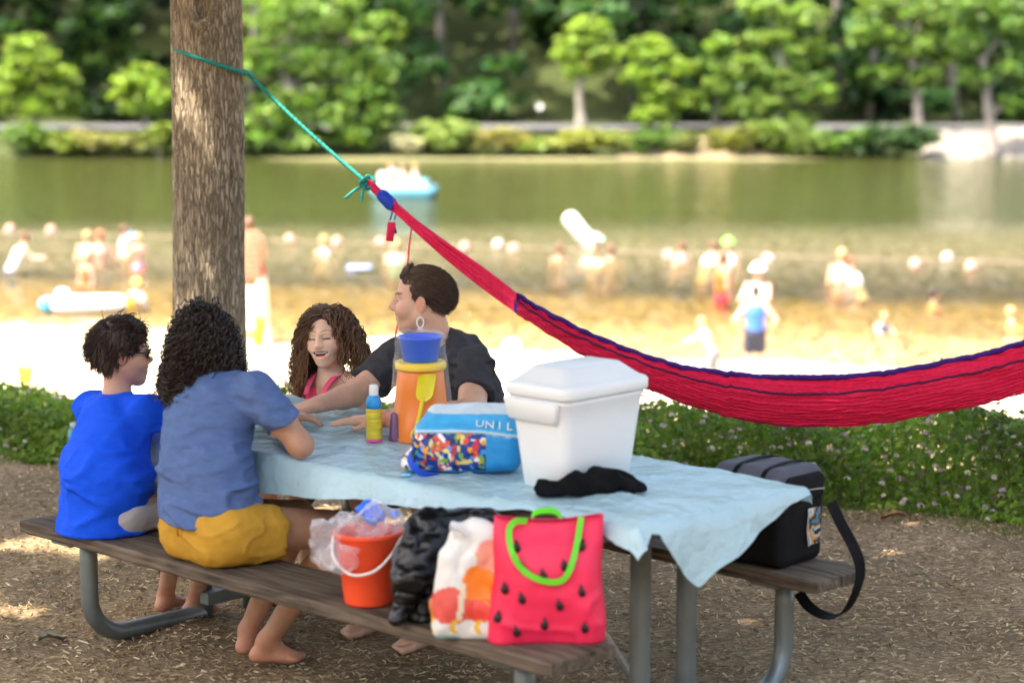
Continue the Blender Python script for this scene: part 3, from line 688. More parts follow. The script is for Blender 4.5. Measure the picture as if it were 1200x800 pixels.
# ================================================================ SCULPTING WITH DISTANCE FIELDS
def rot(ax, ang):
    return np.array(Matrix.Rotation(ang, 3, Vector(ax)))
class Field:
    def __init__(s, lo, hi, h, fine=()):
        s.ax = []
        for k in range(3):
            c = lo[k]; a = [c]
            while c < hi[k]:
                st = h
                for (fl, fh, fs) in fine:
                    if fl[k] - fs <= c <= fh[k]: st = min(st, fs)
                c += st; a.append(c)
            s.ax.append(np.array(a, np.float32))
        s.d = np.full([len(a) for a in s.ax], .3, np.float32)
    def _loc(s, lo, hi, pad):
        sl = []
        for k in range(3):
            i = max(0, np.searchsorted(s.ax[k], lo[k] - pad) - 1); j = min(len(s.ax[k]), np.searchsorted(s.ax[k], hi[k] + pad) + 1)
            if j <= i: return None
            sl.append(slice(i, j))
        return tuple(sl)
    def pts(s, sl):
        return s.ax[0][sl[0]][:, None, None], s.ax[1][sl[1]][None, :, None], s.ax[2][sl[2]][None, None, :]
    def op(s, prim, k=.015, mode='add'):
        lo, hi, fn = prim
        sl = s._loc(lo, hi, k * 1.5 + .02)
        if sl is None: return s
        b = fn(*s.pts(sl)).astype(np.float32); a = s.d[sl]
        if mode == 'add':
            h = np.clip(.5 + .5 * (b - a) / k, 0, 1); s.d[sl] = b + (a - b) * (1 - h) - k * h * (1 - h)
        else:
            h = np.clip(.5 - .5 * (b + a) / k, 0, 1); s.d[sl] = a + (-b - a) * h + k * h * (1 - h)
        return s
    def add(s, prim, k=.015):
        lo, hi, fn = prim
        sl = s._loc(lo, hi, k * 1.5 + .02)
        if sl is None: return s
        b = fn(*s.pts(sl)).astype(np.float32); a = s.d[sl]
        h = np.clip(.5 + .5 * (a - b) / k, 0, 1)
        s.d[sl] = a + (b - a) * h - k * h * (1 - h)
        return s
    def sub(s, prim, k=.01): return s.op(prim, k, 'sub')
    def cut(s, point, normal, k=.004):
        """keep the side the normal points away from"""
        n = np.asarray(normal, float); n = n / np.linalg.norm(n); p = np.asarray(point, float)
        b = ((s.ax[0] - p[0]) * n[0])[:, None, None] + ((s.ax[1] - p[1]) * n[1])[None, :, None] + ((s.ax[2] - p[2]) * n[2])[None, None, :]
        h = np.clip(.5 - .5 * (b - s.d) / k, 0, 1)
        s.d = b + (s.d - b) * h + k * h * (1 - h)
        return s
    def wrinkle(s, fn, band=.05):
        m = np.abs(s.d) < band
        i = np.nonzero(m)
        p = np.stack([s.ax[0][i[0]], s.ax[1][i[1]], s.ax[2][i[2]]], 1)
        s.d[m] += fn(p).astype(np.float32)
        return s
    def net(s):
        d = s.d; ax = s.ax; S = d < 0
        n = np.zeros([k - 1 for k in d.shape], np.int8)
        for i in (0, 1):
            for j in (0, 1):
                for k in (0, 1):
                    n += S[i:d.shape[0]-1+i, j:d.shape[1]-1+j, k:d.shape[2]-1+k]
        mixed = (n > 0) & (n < 8); I, J, K = np.nonzero(mixed)
        idx = np.full(mixed.shape, -1, np.int64); idx[I, J, K] = np.arange(len(I))
        acc = np.zeros((len(I), 3)); cnt = np.zeros(len(I))
        cor = [(i, j, k) for i in (0, 1) for j in (0, 1) for k in (0, 1)]
        val = {c: d[I+c[0], J+c[1], K+c[2]] for c in cor}
        pos = {c: np.stack([ax[0][I+c[0]], ax[1][J+c[1]], ax[2][K+c[2]]], 1) for c in cor}
        for c in cor:
            for a in range(3):
                if c[a] == 0:
                    e = list(c); e[a] = 1; e = tuple(e); v0, v1 = val[c], val[e]
                    m = (v0 < 0) != (v1 < 0)
                    t = (v0[m] / (v0[m] - v1[m]))[:, None]
                    acc[m] += pos[c][m] * (1 - t) + pos[e][m] * t; cnt[m] += 1
        V = acc / np.maximum(cnt, 1)[:, None]
        F = []
        for a in range(3):
            sl0 = [slice(1, -1)] * 3; sl0[a] = slice(0, -1); sl1 = [slice(1, -1)] * 3; sl1[a] = slice(1, None)
            A, B = S[tuple(sl0)], S[tuple(sl1)]; ch = np.nonzero(A != B); inside = A[ch]
            g = [ch[0] + 1, ch[1] + 1, ch[2] + 1]; g[a] = ch[a]
            b, c = [(1, 2), (2, 0), (0, 1)][a]
            def at(ob, oc):
                q = [g[0].copy(), g[1].copy(), g[2].copy()]; q[b] -= ob; q[c] -= oc; return idx[q[0], q[1], q[2]]
            Q = np.stack([at(1, 1), at(0, 1), at(0, 0), at(1, 0)], 1)
            Q[~inside] = Q[~inside][:, ::-1]; F.append(Q)
        F = np.vstack(F); F = F[(F >= 0).all(1)]
        return V, F
def cone(a, b, ra, rb, squash=None):
    """tapered capsule; squash = (direction, factor): thinner along that direction"""
    a = np.asarray(a, float); b = np.asarray(b, float); ba = b - a; L2 = ba @ ba + 1e-12
    R = max(ra, rb); lo = np.minimum(a, b) - R; hi = np.maximum(a, b) + R
    if squash is not None:
        sd = np.asarray(squash[0], float); sd = sd / np.linalg.norm(sd); sf = squash[1]
    def fn(x, y, z):
        px, py, pz = x - a[0], y - a[1], z - a[2]
        t = np.clip((px*ba[0] + py*ba[1] + pz*ba[2]) / L2, 0, 1)
        qx, qy, qz = px - t*ba[0], py - t*ba[1], pz - t*ba[2]
        if squash is None:
            return np.sqrt(qx*qx + qy*qy + qz*qz) - (ra + (rb - ra) * t)
        q = qx*sd[0] + qy*sd[1] + qz*sd[2]; l2 = qx*qx + qy*qy + qz*qz - q*q
        return (np.sqrt(np.maximum(l2, 0) + (q / sf)**2) - (ra + (rb - ra) * t)) * (.5 + .5*sf)
    return lo, hi, fn
def clip(prim, point, normal):
    lo, hi, fn = prim; n = np.asarray(normal, float); n = n/np.linalg.norm(n); p = np.asarray(point, float)
    return lo, hi, lambda x, y, z: np.maximum(fn(x, y, z), (x-p[0])*n[0] + (y-p[1])*n[1] + (z-p[2])*n[2])
def ell(c, r, R=None):
    c = np.asarray(c, float); r = np.asarray(r, float)
    m = r.max() if R is not None else r
    def fn(x, y, z):
        px, py, pz = x - c[0], y - c[1], z - c[2]
        if R is not None:
            px, py, pz = (px*R[0, 0] + py*R[1, 0] + pz*R[2, 0], px*R[0, 1] + py*R[1, 1] + pz*R[2, 1], px*R[0, 2] + py*R[1, 2] + pz*R[2, 2])
        k0 = np.sqrt((px/r[0])**2 + (py/r[1])**2 + (pz/r[2])**2); k1 = np.sqrt((px/r[0]**2)**2 + (py/r[1]**2)**2 + (pz/r[2]**2)**2)
        return k0 * (k0 - 1) / (k1 + 1e-9)
    return c - m, c + m, fn
def rbox(c, hs, r, R=None):
    c = np.asarray(c, float); hs = np.asarray(hs, float); m = np.linalg.norm(hs) if R is not None else hs
    def fn(x, y, z):
        px, py, pz = x - c[0], y - c[1], z - c[2]
        if R is not None:
            px, py, pz = (px*R[0, 0] + py*R[1, 0] + pz*R[2, 0], px*R[0, 1] + py*R[1, 1] + pz*R[2, 1], px*R[0, 2] + py*R[1, 2] + pz*R[2, 2])
        qx, qy, qz = np.abs(px) - hs[0] + r, np.abs(py) - hs[1] + r, np.abs(pz) - hs[2] + r
        return np.sqrt(np.maximum(qx, 0)**2 + np.maximum(qy, 0)**2 + np.maximum(qz, 0)**2) + np.minimum(np.maximum(qx, np.maximum(qy, qz)), 0) - r
    return c - m, c + m, fn
# ================================================================ PICNIC TABLE
TL, TW, TH, BH = 1.22, .377, .7335, .43
def wood_mat(name, light, dark):
    m = bpy.data.materials.new(name); m.use_nodes = True
    t = m.node_tree; b = t.nodes['Principled BSDF']; N = t.nodes.new; K = t.links.new
    tc = N('ShaderNodeTexCoord'); mp = N('ShaderNodeMapping'); mp.inputs['Scale'].default_value = (1.2, 22, 22); K(tc.outputs['Object'], mp.inputs[0])
    n = N('ShaderNodeTexNoise'); n.inputs['Scale'].default_value = 3; n.inputs['Detail'].default_value = 7; n.inputs['Distortion'].default_value = .8; K(mp.outputs[0], n.inputs['Vector'])
    n2 = N('ShaderNodeTexNoise'); n2.inputs['Scale'].default_value = 5; n2.inputs['Detail'].default_value = 5; K(tc.outputs['Object'], n2.inputs['Vector'])
    ad = N('ShaderNodeMath'); ad.operation = 'MULTIPLY_ADD'; ad.inputs[1].default_value = .45; K(n2.outputs[0], ad.inputs[0]); K(n.outputs[0], ad.inputs[2])
    cr = N('ShaderNodeValToRGB'); e = cr.color_ramp.elements; e[0].position = .5; e[0].color = (*dark, 1); e[1].position = .95; e[1].color = (*light, 1); K(ad.outputs[0], cr.inputs[0])
    K(cr.outputs[0], b.inputs['Base Color']); b.inputs['Roughness'].default_value = .82; b.inputs['Specular IOR Level'].default_value = .25
    bp = N('ShaderNodeBump'); bp.inputs['Strength'].default_value = .6; bp.inputs['Distance'].default_value = .004; K(n.outputs[0], bp.inputs['Height']); K(bp.outputs[0], b.inputs['Normal'])
    return m
WOOD = wood_mat('weathered_wood', (.185, .140, .100), (.034, .024, .017))
GALV = M('galvanised_pipe', (.19, .215, .215), .42, .22, 9, .15, 40, .002, metal=.55, stretch=(1, 1, .5))
table = thing('picnic_table', 'weathered wooden picnic table on grey pipe legs, with attached benches', 'picnic table', T0, TA)
def plank(name, u0, u1, v0, v1, z0, z1, seed):
    rng = np.random.default_rng(seed); n = 50; us = np.linspace(u0, u1, n); b = .006; rings = []
    for i, u in enumerate(us):
        w = .0022 * np.array([math.sin(u*3.1 + seed), math.cos(u*2.3 + seed*2)]); jag = rng.normal(size=8) * .0009
        e = .004 if i in (0, n-1) else 0
        q = [(v0+e, z0+b), (v0+b, z0+e), (v1-b, z0+e), (v1-e, z0+b), (v1-e, z1-b), (v1-b, z1-e), (v0+b, z1-e), (v0+e, z1-b)]
        rings.append([(u, a + w[0] + jag[k], c + w[1]*.5 + jag[k]*.5) for k, (a, c) in enumerate(q)])
    V = np.array(rings).reshape(-1, 3); F = [grid_faces(n, 8, closed_v=True)]
    V = np.vstack([V, V[:8].mean(0), V[-8:].mean(0)]); k = np.arange(8); k2 = (k+1) % 8
    F += [np.stack([k, k2, np.full(8, n*8)], 1), np.stack([(n-1)*8+k2, (n-1)*8+k, np.full(8, n*8+1)], 1)]
    me = mesh_np(name, V, F, None, False); return link(name, me, WOOD, table)
for k in range(5):
    v0 = -TW + k*(2*TW/5); plank('table_plank', -TL, TL, v0+.003, v0 + 2*TW/5 - .003, TH-.044, TH-.004, k)
plank('bench_plank', -TL, TL, -.718, -.459, BH-.042, BH, 11)
plank('bench_plank', -TL, TL, .459, .585, BH-.042, BH, 12); plank('bench_plank', -TL, TL, .592, .718, BH-.042, BH, 13)
FU = 1.006
def arc_path(v_post, sgn):
    """bench post, bend, run along the ground towards the middle"""
    p = [(v_post, BH-.045), (v_post, .30), (v_post, .175)]
    for a in np.linspace(0, math.pi/2, 10)[1:]:
        p.append((v_post + sgn*.14*(1-math.cos(a)), .175 - .14*math.sin(a)))
    p += [(v_post + sgn*.30, .033), (-sgn*.10, .033)]
    return p
for u in (-FU, FU):
    for sgn in (1, -1):
        V, F = tube([(u, v, z) for v, z in arc_path(-.588*sgn, sgn)], .030, 16); link('bench_support', mesh_np('bench_support', V, F), GALV, table)
        V, F = tube([(u + .001, sgn*.105, z) for z in (0.0, .2, .45, TH-.085)], .0302, 16); link('leg', mesh_np('leg', V, F), GALV, table)
        V, F = box(.11, .22, .012, .003, (u, -.588*sgn, BH-.049)); link('bench_bracket', mesh_np('bench_bracket', V, F, None, False), GALV, table)
    V, F = box(.05, .70, .040, .004, (u, 0, TH-.066)); link('top_channel', mesh_np('top_channel', V, F, None, False), GALV, table)
    s = -1 if u > 0 else 1
    V, F = box(.05, .30, .045, .004, (u + s*.056, 0, .10)); link('cross_bar', mesh_np('cross_bar', V, F, None, False), GALV, table)
    V, F = tube([(u + s*.07, 0, .125), (u + s*.65, 0, TH-.06)], .014, 12); link('brace', mesh_np('brace', V, F), M('bright_steel', (.62, .66, .68), .25, .08, 20, .05, metal=.8) if u > 0 else GALV, table)

# ---------------------------------------------------------------- tablecloth
def cloth():
    nu, nv, ns = 190, 74, 14
    ov_n = lambda u: np.interp(u, [-1.22, -.7, -.42, -.1, .15, .35, .55, .7, .82, .95, 1.08, 1.17, 1.22], [.16, .15, .14, .112, .082, .074, .060, .035, .016, .010, .022, .050, .060])
    ov_f = lambda u: .05 + .012*np.sin(u*7)
    ov_r = lambda v: np.interp(v, [-.377, -.345, -.31, -.27, -.22, -.165, -.08, .1, .3, .377], [.060, .035, .045, .10, .16, .205, .165, .105, .045, .030])
    ov_l = lambda v: .20 + .02*np.sin(v*9)
    su = np.concatenate([-np.linspace(1, 0, ns+1)[:-1] - 1, np.linspace(-1, 1, nu), 1 + np.linspace(0, 1, ns+1)[1:]])
    sv = np.concatenate([-np.linspace(1, 0, ns+1)[:-1] - 1, np.linspace(-1, 1, nv), 1 + np.linspace(0, 1, ns+1)[1:]])
    A, B = np.meshgrid(su, sv, indexing='ij')
    u = np.clip(A, -1, 1) * TL; v = np.clip(B, -1, 1) * TW
    eu = np.where(A > 1, (A-1)*ov_r(v), np.where(A < -1, (-A-1)*ov_l(v), 0)); ev = np.where(B < -1, (-B-1)*ov_n(u), np.where(B > 1, (B-1)*ov_f(u), 0))
    e = np.sqrt(eu**2 + ev**2); Rr = .012
    ang = np.clip(e/Rr, 0, np.pi/2); out = Rr*np.sin(ang); down = Rr*(1-np.cos(ang)) + np.clip(e - Rr*np.pi/2, 0, 1)
    du = np.where(e > 0, eu/np.maximum(e, 1e-6), 0)*np.sign(A); dv = np.where(e > 0, ev/np.maximum(e, 1e-6), 0)*np.sign(B)
    s_par = np.where(ev > eu, u, v + 3)
    q = np.stack([s_par*7, e*3, e*0], -1)
    flare = down*(.12 + .22*fbm(q, 2)) + .010*smooth(0, .05, e)
    flare = np.where(A < -1, down*.06 + .004, flare)
    flare = np.where((ev > 0) & (B < 0) & (A >= -1), down*(.45 + .22*np.sin(u*9+1) + .3*fbm(q, 2)) + .006, flare)
    x = u + du*(out + flare); y = v + dv*(out + flare)
    p = np.stack([x, y, x*0], -1)
    ridge = lambda s, k: np.clip(1 - np.abs(vnoise(p*s + k))*3.2, 0, 1)**2
    diag = np.stack([x*1.1 + y*2.6, y*5.0 - x*1.6, x*0], -1)
    long_f = np.clip(1 - np.abs(vnoise(diag*1.5 + 3))*4.0, 0, 1)**1.5
    fold = lambda c: np.clip(1 - np.abs(c)/.012, 0, 1)
    zz = sum(.0035*fold(x - a + .004*vnoise(p*3 + a*9)) for a in (-.92, -.61, -.3, .01, .32, .63, .94)) + sum(.0035*fold(y - a + .004*vnoise(p*3 + a*7)) for a in (-.19, .12)) + .012*long_f*(.45+.55*vnoise(p*2.1)) + .007*ridge(np.array([4, 7, 1]), 3) + .004*ridge(np.array([11, 8, 1]), 8) + .004*vnoise(p*np.array([6, 9, 1]))
    z = TH + .003 + zz*np.where(e > 0, np.exp(-e*20), 1) - down*np.where(e > 0, 1, 0)
    # soft dents and lifted edge near the front corner
    z = z + .012*np.exp(-((u-1.19)**2/.004 + (v+.30)**2/.006)) * (e < .05)
    V = np.stack([x, y, z], -1).reshape(-1, 3)
    F = grid_faces(len(su), len(sv))
    # fringe folds of the hanging part
    return V, F
V, F = cloth()
def cloth_mat():
    m = M('plastic_cloth', (.50, .73, .80), .24, .05, 6, .8, 24, .014, spec=.6, detail=2)
    t = m.node_tree; b = t.nodes['Principled BSDF']; N = t.nodes.new; K = t.links.new
    tr = N('ShaderNodeBsdfTranslucent'); tr.inputs[0].default_value = (.40, .68, .76, 1)
    mx = N('ShaderNodeMixShader'); mx.inputs[0].default_value = .22
    K(b.outputs[0], mx.inputs[1]); K(tr.outputs[0], mx.inputs[2]); K(mx.outputs[0], t.nodes['Material Output'].inputs[0])
    return m
tc_o = link('tablecloth', mesh_np('tablecloth', V, F), cloth_mat())
tc_o.location = T0; tc_o.rotation_euler = (0, 0, TA)
tag(tc_o, 'pale blue plastic tablecloth spread crumpled over the picnic table', 'tablecloth')
CT = TH + .006      # resting height on the cloth

# ---------------------------------------------------------------- things on the table
def lmesh(name, VF, mat, parent, col=None, sm=True, loc=None):
    if name in ('handle', 'strap', 'webbing', 'shoulder_strap') and len(VF[1][0]) and len(VF[0]) % 4 == 0 and len(VF[1]) == 1: sm = False      # flat woven bands
    return link(name, mesh_np(name, VF[0], VF[1], col, sm), mat, parent, loc)
# cooler
WHITE_PL = M('white_plastic', (.78, .80, .80), .38, .03, 4, .12, 120, .0015, spec=.5)
p = T(.715, -.055, CT)
o = thing('cooler', 'white hard plastic cooler box with closed stepped lid on the table', 'cooler', p, TA)
lmesh('body', loft([(0, .080, .138, .025), (.008, .090, .148, .03), (.10, .100, .159, .032), (.20, .110, .170, .034), (.255, .115, .176, .034), (.262, .121, .182, .034), (.272, .121, .182, .034)], 8), WHITE_PL, o)
lid = lmesh('lid', loft([(.2745, .116, .177, .034), (.276, .127, .188, .036), (.280, .130, .191, .036), (.306, .130, .191, .036), (.314, .124, .185, .034), (.318, .112, .172, .03), (.322, .108, .166, .03), (.352, .080, .128, .03), (.358, .074, .120, .028), (.3605, .064, .108, .025)], 8), WHITE_PL, o)
lmesh('handle', loft([(.205, .085, .005, .004, -.01, -.1795), (.209, .092, .009, .006, -.01, -.181), (.263, .105, .010, .006, -.01, -.187), (.268, .105, .008, .006, -.01, -.187)], 4), WHITE_PL, o)
# spray bottle
p = Pz(438, 519, CT) + np.array([0, .02, 0]); p[2] = CT
o = thing('spray_bottle', 'small sunscreen spray bottle with white cap, blue shoulder and yellow label', 'spray bottle', p)
lmesh('base_band', lathe([(.020, 0), (.0245, .002), (.0255, .006), (.0255, .013)], 28), M('pink_print', srgb(226, 96, 150), .35, .05), o)
lmesh('label', lathe([(.0255, .0131), (.0257, .015), (.0257, .108), (.0255, .111)], 28), M('yellow_print', srgb(214, 190, 60), .4, .28, 55, .05, stretch=(.3, .3, 3)), o)
lmesh('shoulder', lathe([(.0254, .1112), (.0254, .128), (.0245, .140), (.0195, .150), (.0160, .154)], 28), M('blue_print', srgb(38, 150, 214), .35, .05), o)
lmesh('cap', lathe([(.0150, .1541), (.0152, .156), (.0150, .184), (.0135, .1875), (.008, .189)], 28), M('cap_white', (.82, .82, .80), .4, .03), o)
V, F = tube([np.array([math.sin(a)*.0260, -math.cos(a)*.0260, .062]) for a in np.linspace(-.62, .62, 9)], .0004, 4)
# sand toys in a clear bag
c = Pz(492, 519, CT) + .085*np.array([0, 1, 0]); c[2] = CT
ORANGE = M('orange_plastic', srgb(246, 128, 14), .35, .06, 6, .05, sss=.0)
o = thing('sand_bucket', 'upturned orange sand bucket with yellow collar on the table', 'bucket', c)
lmesh('wall', lathe([(.098, 0), (.100, .004), (.099, .010), (.094, .012), (.083, .15), (.0755, .225), (.072, .23)], 40), ORANGE, o)
lmesh('collar', lathe([(.0765, .2305), (.0825, .232), (.084, .240), (.084, .250), (.0815, .256), (.072, .257)], 40), M('yellow_plastic', srgb(246, 206, 62), .35, .04), o)
o = thing('blue_pail', 'small bright blue pail standing on top of the orange bucket', 'bucket', c + [0, 0, .258])
V, F = lathe([(.055, 0), (.058, .004), (.069, .072), (.0735, .074), (.0735, .082), (.070, .082), (.066, .076), (.057, .012), (.01, .010)], 40, True)
lmesh('wall', (V, F), M('blue_plastic', srgb(30, 96, 226), .35, .05), o)
fw = np.array([c[0], c[1], 0]); fw = -fw/np.linalg.norm(fw); rt = np.array([-fw[1], fw[0], 0])*-1; rt = np.array([1., 0, 0])
def onb(x, z, out):      # a point on the front of the bucket: x to the right, z up, out proud of it
    r = np.interp(z, [.012, .15, .225], [.094, .083, .0755]) + out; a = x / r
    return np.array([math.sin(a)*r, -math.cos(a)*r, z])
o = thing('toy_shovel', 'yellow toy shovel leaning upright against the orange bucket', 'shovel', c)
YEL = M('yellow_toy', srgb(240, 214, 40), .35, .05)
rows = [(.226, .020), (.222, .031), (.19, .030), (.16, .028), (.148, .022), (.139, .008)]
V = np.array([onb(.020 + xx*wd + (z-.18)*.16, z, .014 + .006*xx*xx) for z, wd in rows for xx in np.linspace(-1, 1, 9)]); b = np.array([onb(.020 + xx*wd + (z-.18)*.16, z, .009 + .006*xx*xx) for z, wd in rows for xx in np.linspace(-1, 1, 9)])
G = grid_faces(len(rows), 9); V = np.vstack([V, b])
lmesh('blade', (V, [np.vstack([G, G[:, ::-1] + len(b)])]), YEL, o)
lmesh('handle', tube([onb(.018 + (z-.18)*.22, z, .013) for z in np.linspace(.150, .045, 10)], .0065, 10), YEL, o)
lmesh('grip', tube([onb(-.010 + .016*math.cos(a), .030 + .018*math.sin(a), .012) for a in np.linspace(0, 2*math.pi, 20)], .005, 8), YEL, o)
o = thing('sand_mould', 'dark purple toy mould tucked beside the orange bucket in the bag', 'toy', c + np.array([-.085, -.055, 0]))
lmesh('shell', lathe([(.016, 0), (.019, .003), (.017, .02), (.014, .06), (.010, .09), (.004, .096)], 18), M('purple_plastic', srgb(110, 60, 110), .4, .1), o)
o = thing('net_bag', 'clear plastic bag with white pull ring wrapped round the sand toys', 'bag', c)
V, F = lathe([(.110, .004), (.114, .02), (.108, .09), (.098, .16), (.089, .225), (.090, .25), (.084, .29), (.084, .335), (.072, .355), (.03, .362)], 60, False)
V = V + .004*np.stack([fbm(V*26, 2), fbm(V*26+7, 2), V[:, 0]*0], 1)
lmesh('film', (V, F), film_mat('clear_film', (.9, .9, .9), .02, .18, .22), o)
r0 = np.array([0, 0, .362])
lmesh('pull_ring', merge([tube([r0 + [.011*math.cos(a), 0, .021 + .017*math.sin(a)] for a in np.linspace(0, 2*math.pi, 24)], .0022, 8), tube([r0 + [0, 0, -.004], r0 + [0, 0, .005]], [.012, .007], 12)]), M('ring_white', (.85, .85, .85), .4, .03), o)

# blue patterned bag with letters
bp_o = Pz(546, 557, CT); bp_o[2] = CT; ba = -.06
o = thing('backpack', 'bright blue bag with busy patterned pocket lying before the sand bucket', 'backpack', bp_o, ba)
f = Field((-.21, -.03, -.02), (.21, .23, .24), .0045)
f.add(rbox((0, .085, .075), (.168, .082, .072), .045), .01)
f.add(rbox((.01, .12, .135), (.145, .062, .055), .040, rot((1, 0, 0), .35)), .035)
f.add(ell((-.05, .022, .075), (.105, .030, .062)), .02)
f.add(ell((-.165, .05, .03), (.035, .05, .032)), .02)
f.cut((0, 0, .001), (0, 0, -1), .004)
f.wrinkle(lambda p: .0035*fbm(p*np.array([16, 16, 26]), 3))
V, F = f.net()
rng = np.random.default_rng(8)
top = .118 + .10*V[:, 0] * -.35 + .012*np.cos(V[:, 0]*9)
navy = np.array(srgb(22, 62, 140)); sky_ = np.array(srgb(64, 172, 226)); cyan = np.array(srgb(22, 142, 206)); deep = np.array(srgb(18, 96, 190))
c_ = np.tile(cyan, (len(V), 1)).astype(float)
front = (V[:, 1] < .10) & (V[:, 2] < top) & (V[:, 0] < .062) & (V[:, 2] > .012)
c_[front] = navy
pal = [srgb(*k) for k in ((232, 210, 120), (224, 84, 50), (236, 236, 236), (60, 150, 220), (238, 160, 50), (26, 40, 90), (120, 170, 60), (214, 60, 70))]
for k in range(150):
    q = np.array([rng.uniform(-.2, .065), 0, rng.uniform(.0, .15)]); r = rng.uniform(.005, .011); a = rng.uniform(0, 3.14)
    dx, dz = V[:, 0]-q[0], V[:, 2]-q[2]; e = ((dx*math.cos(a)+dz*math.sin(a))/r/1.5)**2 + ((dz*math.cos(a)-dx*math.sin(a))/r/.7)**2
    c_[front & (e < 1)] = pal[k % 8]
up_ = (V[:, 2] > top + .004); c_[up_] = sky_
c_[up_ & (V[:, 2] > .175)] = np.array((.62, .72, .78))
c_[(np.abs(V[:, 2] - top - .002) < .005) & (V[:, 1] < .12)] = (.45, .62, .70)
lmesh('body', (V, F), M('bag_cloth', (1, 1, 1), .55, .08, 30, .2, 300, .001, attr=True), o, c_)
xs = np.linspace(-.15, .165, 26)
pp = np.array([(x, .028 + .05*abs(x)*.6, .118 - .035*x + .012*math.cos(x*9) + .0035) for x in xs]); 
# snap the zip to the skin of the bag
def skin(px_, pz_):
    m = (np.abs(V[:, 0]-px_) < .008) & (np.abs(V[:, 2]-pz_) < .008); return V[m, 1].min() if m.any() else .05
pp[:, 1] = [skin(a[0], a[2]) - .001 for a in pp]; pp[:, 1] = np.convolve(np.pad(pp[:, 1], 2, mode='edge'), np.ones(5)/5, 'valid')
lmesh('zip', tube(pp, .0035, 8), M('zip_trim', srgb(190, 225, 240), .5, .05), o)
def text_part(body, size, mat, parent, M4, depth=.0012):
    cu = bpy.data.curves.new('lettering', 'FONT'); cu.body = body; cu.size = size; cu.extrude = depth; cu.align_x = 'CENTER'; cu.align_y = 'CENTER'
    tmp = bpy.data.objects.new('lettering', cu); COL.objects.link(tmp)
    me = bpy.data.meshes.new_from_object(tmp.evaluated_get(bpy.context.evaluated_depsgraph_get())); bpy.data.objects.remove(tmp)
    ob = link('lettering', me, mat, parent); ob.matrix_local = M4; return ob
for k, ch in enumerate('UNIL'):
    x = .040 + .030*k; zc = .152 - .002*k; y = skin(x, zc) - .0015
    sl = math.atan2(skin(x, zc+.012) - skin(x, zc-.012), .024)
    text_part(ch, .040, M('letter_white', (.82, .86, .88), .5, .03), o, Matrix.Translation((x, y, zc)) @ Matrix.Rotation(math.pi/2 - sl, 4, 'X'))
lmesh('strap', ribbon(spline([(-.15, .03, .085), (-.17, -.005, .06), (-.155, -.03, .03), (-.12, -.03, .008), (-.09, -.01, .004)], 24), (.5, -.6, .6), .026, .003), M('strap_blue', srgb(28, 84, 214), .5, .1), o)
lmesh('buckle', loft([(0.003, .016, .011, .004, -.178, -.03), (.012, .016, .011, .004, -.178, -.03)], 3), M('clear_blue', srgb(120, 190, 220), .2, .1, coat=.5), o)

# black clothing heaped in front of the cooler
bc = Pz(694, 584, CT); bc[2] = CT
f = Field((-.22, -.04, -.02), (.22, .18, .13), .0045)
for (x, y, z, rx, ry, rz) in ((-.10, .05, .018, .065, .045, .022), (-.045, .065, .034, .055, .05, .032), (.02, .06, .036, .06, .05, .034), (.08, .065, .032, .055, .05, .030), (.125, .055, .018, .038, .04, .02), (.05, .075, .05, .045, .035, .02)):
    f.add(ell((x, y, z), (rx, ry, rz)), .02)
f.wrinkle(lambda p: .012*fbm(p*20, 3) + .004*np.sin(p[:, 0]*60 + 5*vnoise(p*12))); f.cut((0, 0, .001), (0, 0, -1))
V, F = f.net()
ob = link('black_garment', mesh_np('black_garment', V, F), M('black_fabric', (.008, .008, .009), .95, .3, 20, .3, 60, .004, spec=.08), None, bc)
tag(ob, 'crumpled black garment lying on the tablecloth in front of the white cooler', 'clothing')

# ---------------------------------------------------------------- things on the near bench
# red bucket
rb = T(.425, -.628, BH)
RED = M('coral_plastic', srgb(246, 84, 48), .38, .05, 5, .08, 60, .001)
o = thing('red_bucket', 'coral red plastic bucket on the near bench, stuffed with clear wrapping', 'bucket', rb)
V, F = lathe([(.062, .001), (.068, .004), (.070, .012), (.0945, .198), (.097, .200), (.1005, .204), (.1005, .214), (.098, .216), (.094, .214), (.0915, .205), (.068, .016), (.01, .014)], 44)
lmesh('wall', (V, F), RED, o)
h_ = spline([(-.099, -.012, .200), (-.095, -.06, .150), (-.045, -.108, .112), (.02, -.115, .120), (.07, -.085, .160), (.0975, -.02, .203)], 40)
lmesh('handle', tube(h_, .0042, 8), M('handle_white', (.80, .76, .72), .4, .04), o)
f = Field((-.16, -.14, .05), (.13, .14, .31), .006)
f.add(ell((-.115, -.035, .185), (.050, .05, .075)), .03); f.add(ell((-.06, -.03, .225), (.07, .06, .045)), .03); f.add(ell((.04, .0, .235), (.078, .07, .052)), .03); f.add(ell((.0, .01, .20), (.075, .07, .05)), .03)
f.add(ell((-.075, -.075, .135), (.045, .03, .045)), .03)
f.wrinkle(lambda p: .030*fbm(p*13, 3), .08)
V, F = f.net(); V = V + .004*np.stack([fbm(V*50, 2), fbm(V*50+5, 2), fbm(V*50+9, 2)], 1)
ob = link('clear_wrapping', mesh_np('clear_wrapping', V, F, None, False), film_mat('crinkled_film', (.86, .86, .90), .16, .08, .6), None, rb)
tag(ob, 'crinkled clear plastic wrapping bulging from the coral red bucket', 'plastic wrap')
f = Field((-.07, -.07, .2), (.11, .08, .33), .004)
f.add(ell((.0, .0, .262), (.033, .03, .028)), .01); f.add(ell((.022, -.01, .248), (.03, .03, .022)), .01); f.add(ell((.075, .0, .255), (.016, .016, .013)), .01)
f.wrinkle(lambda p: .008*fbm(p*42, 2)); V, F = f.net()
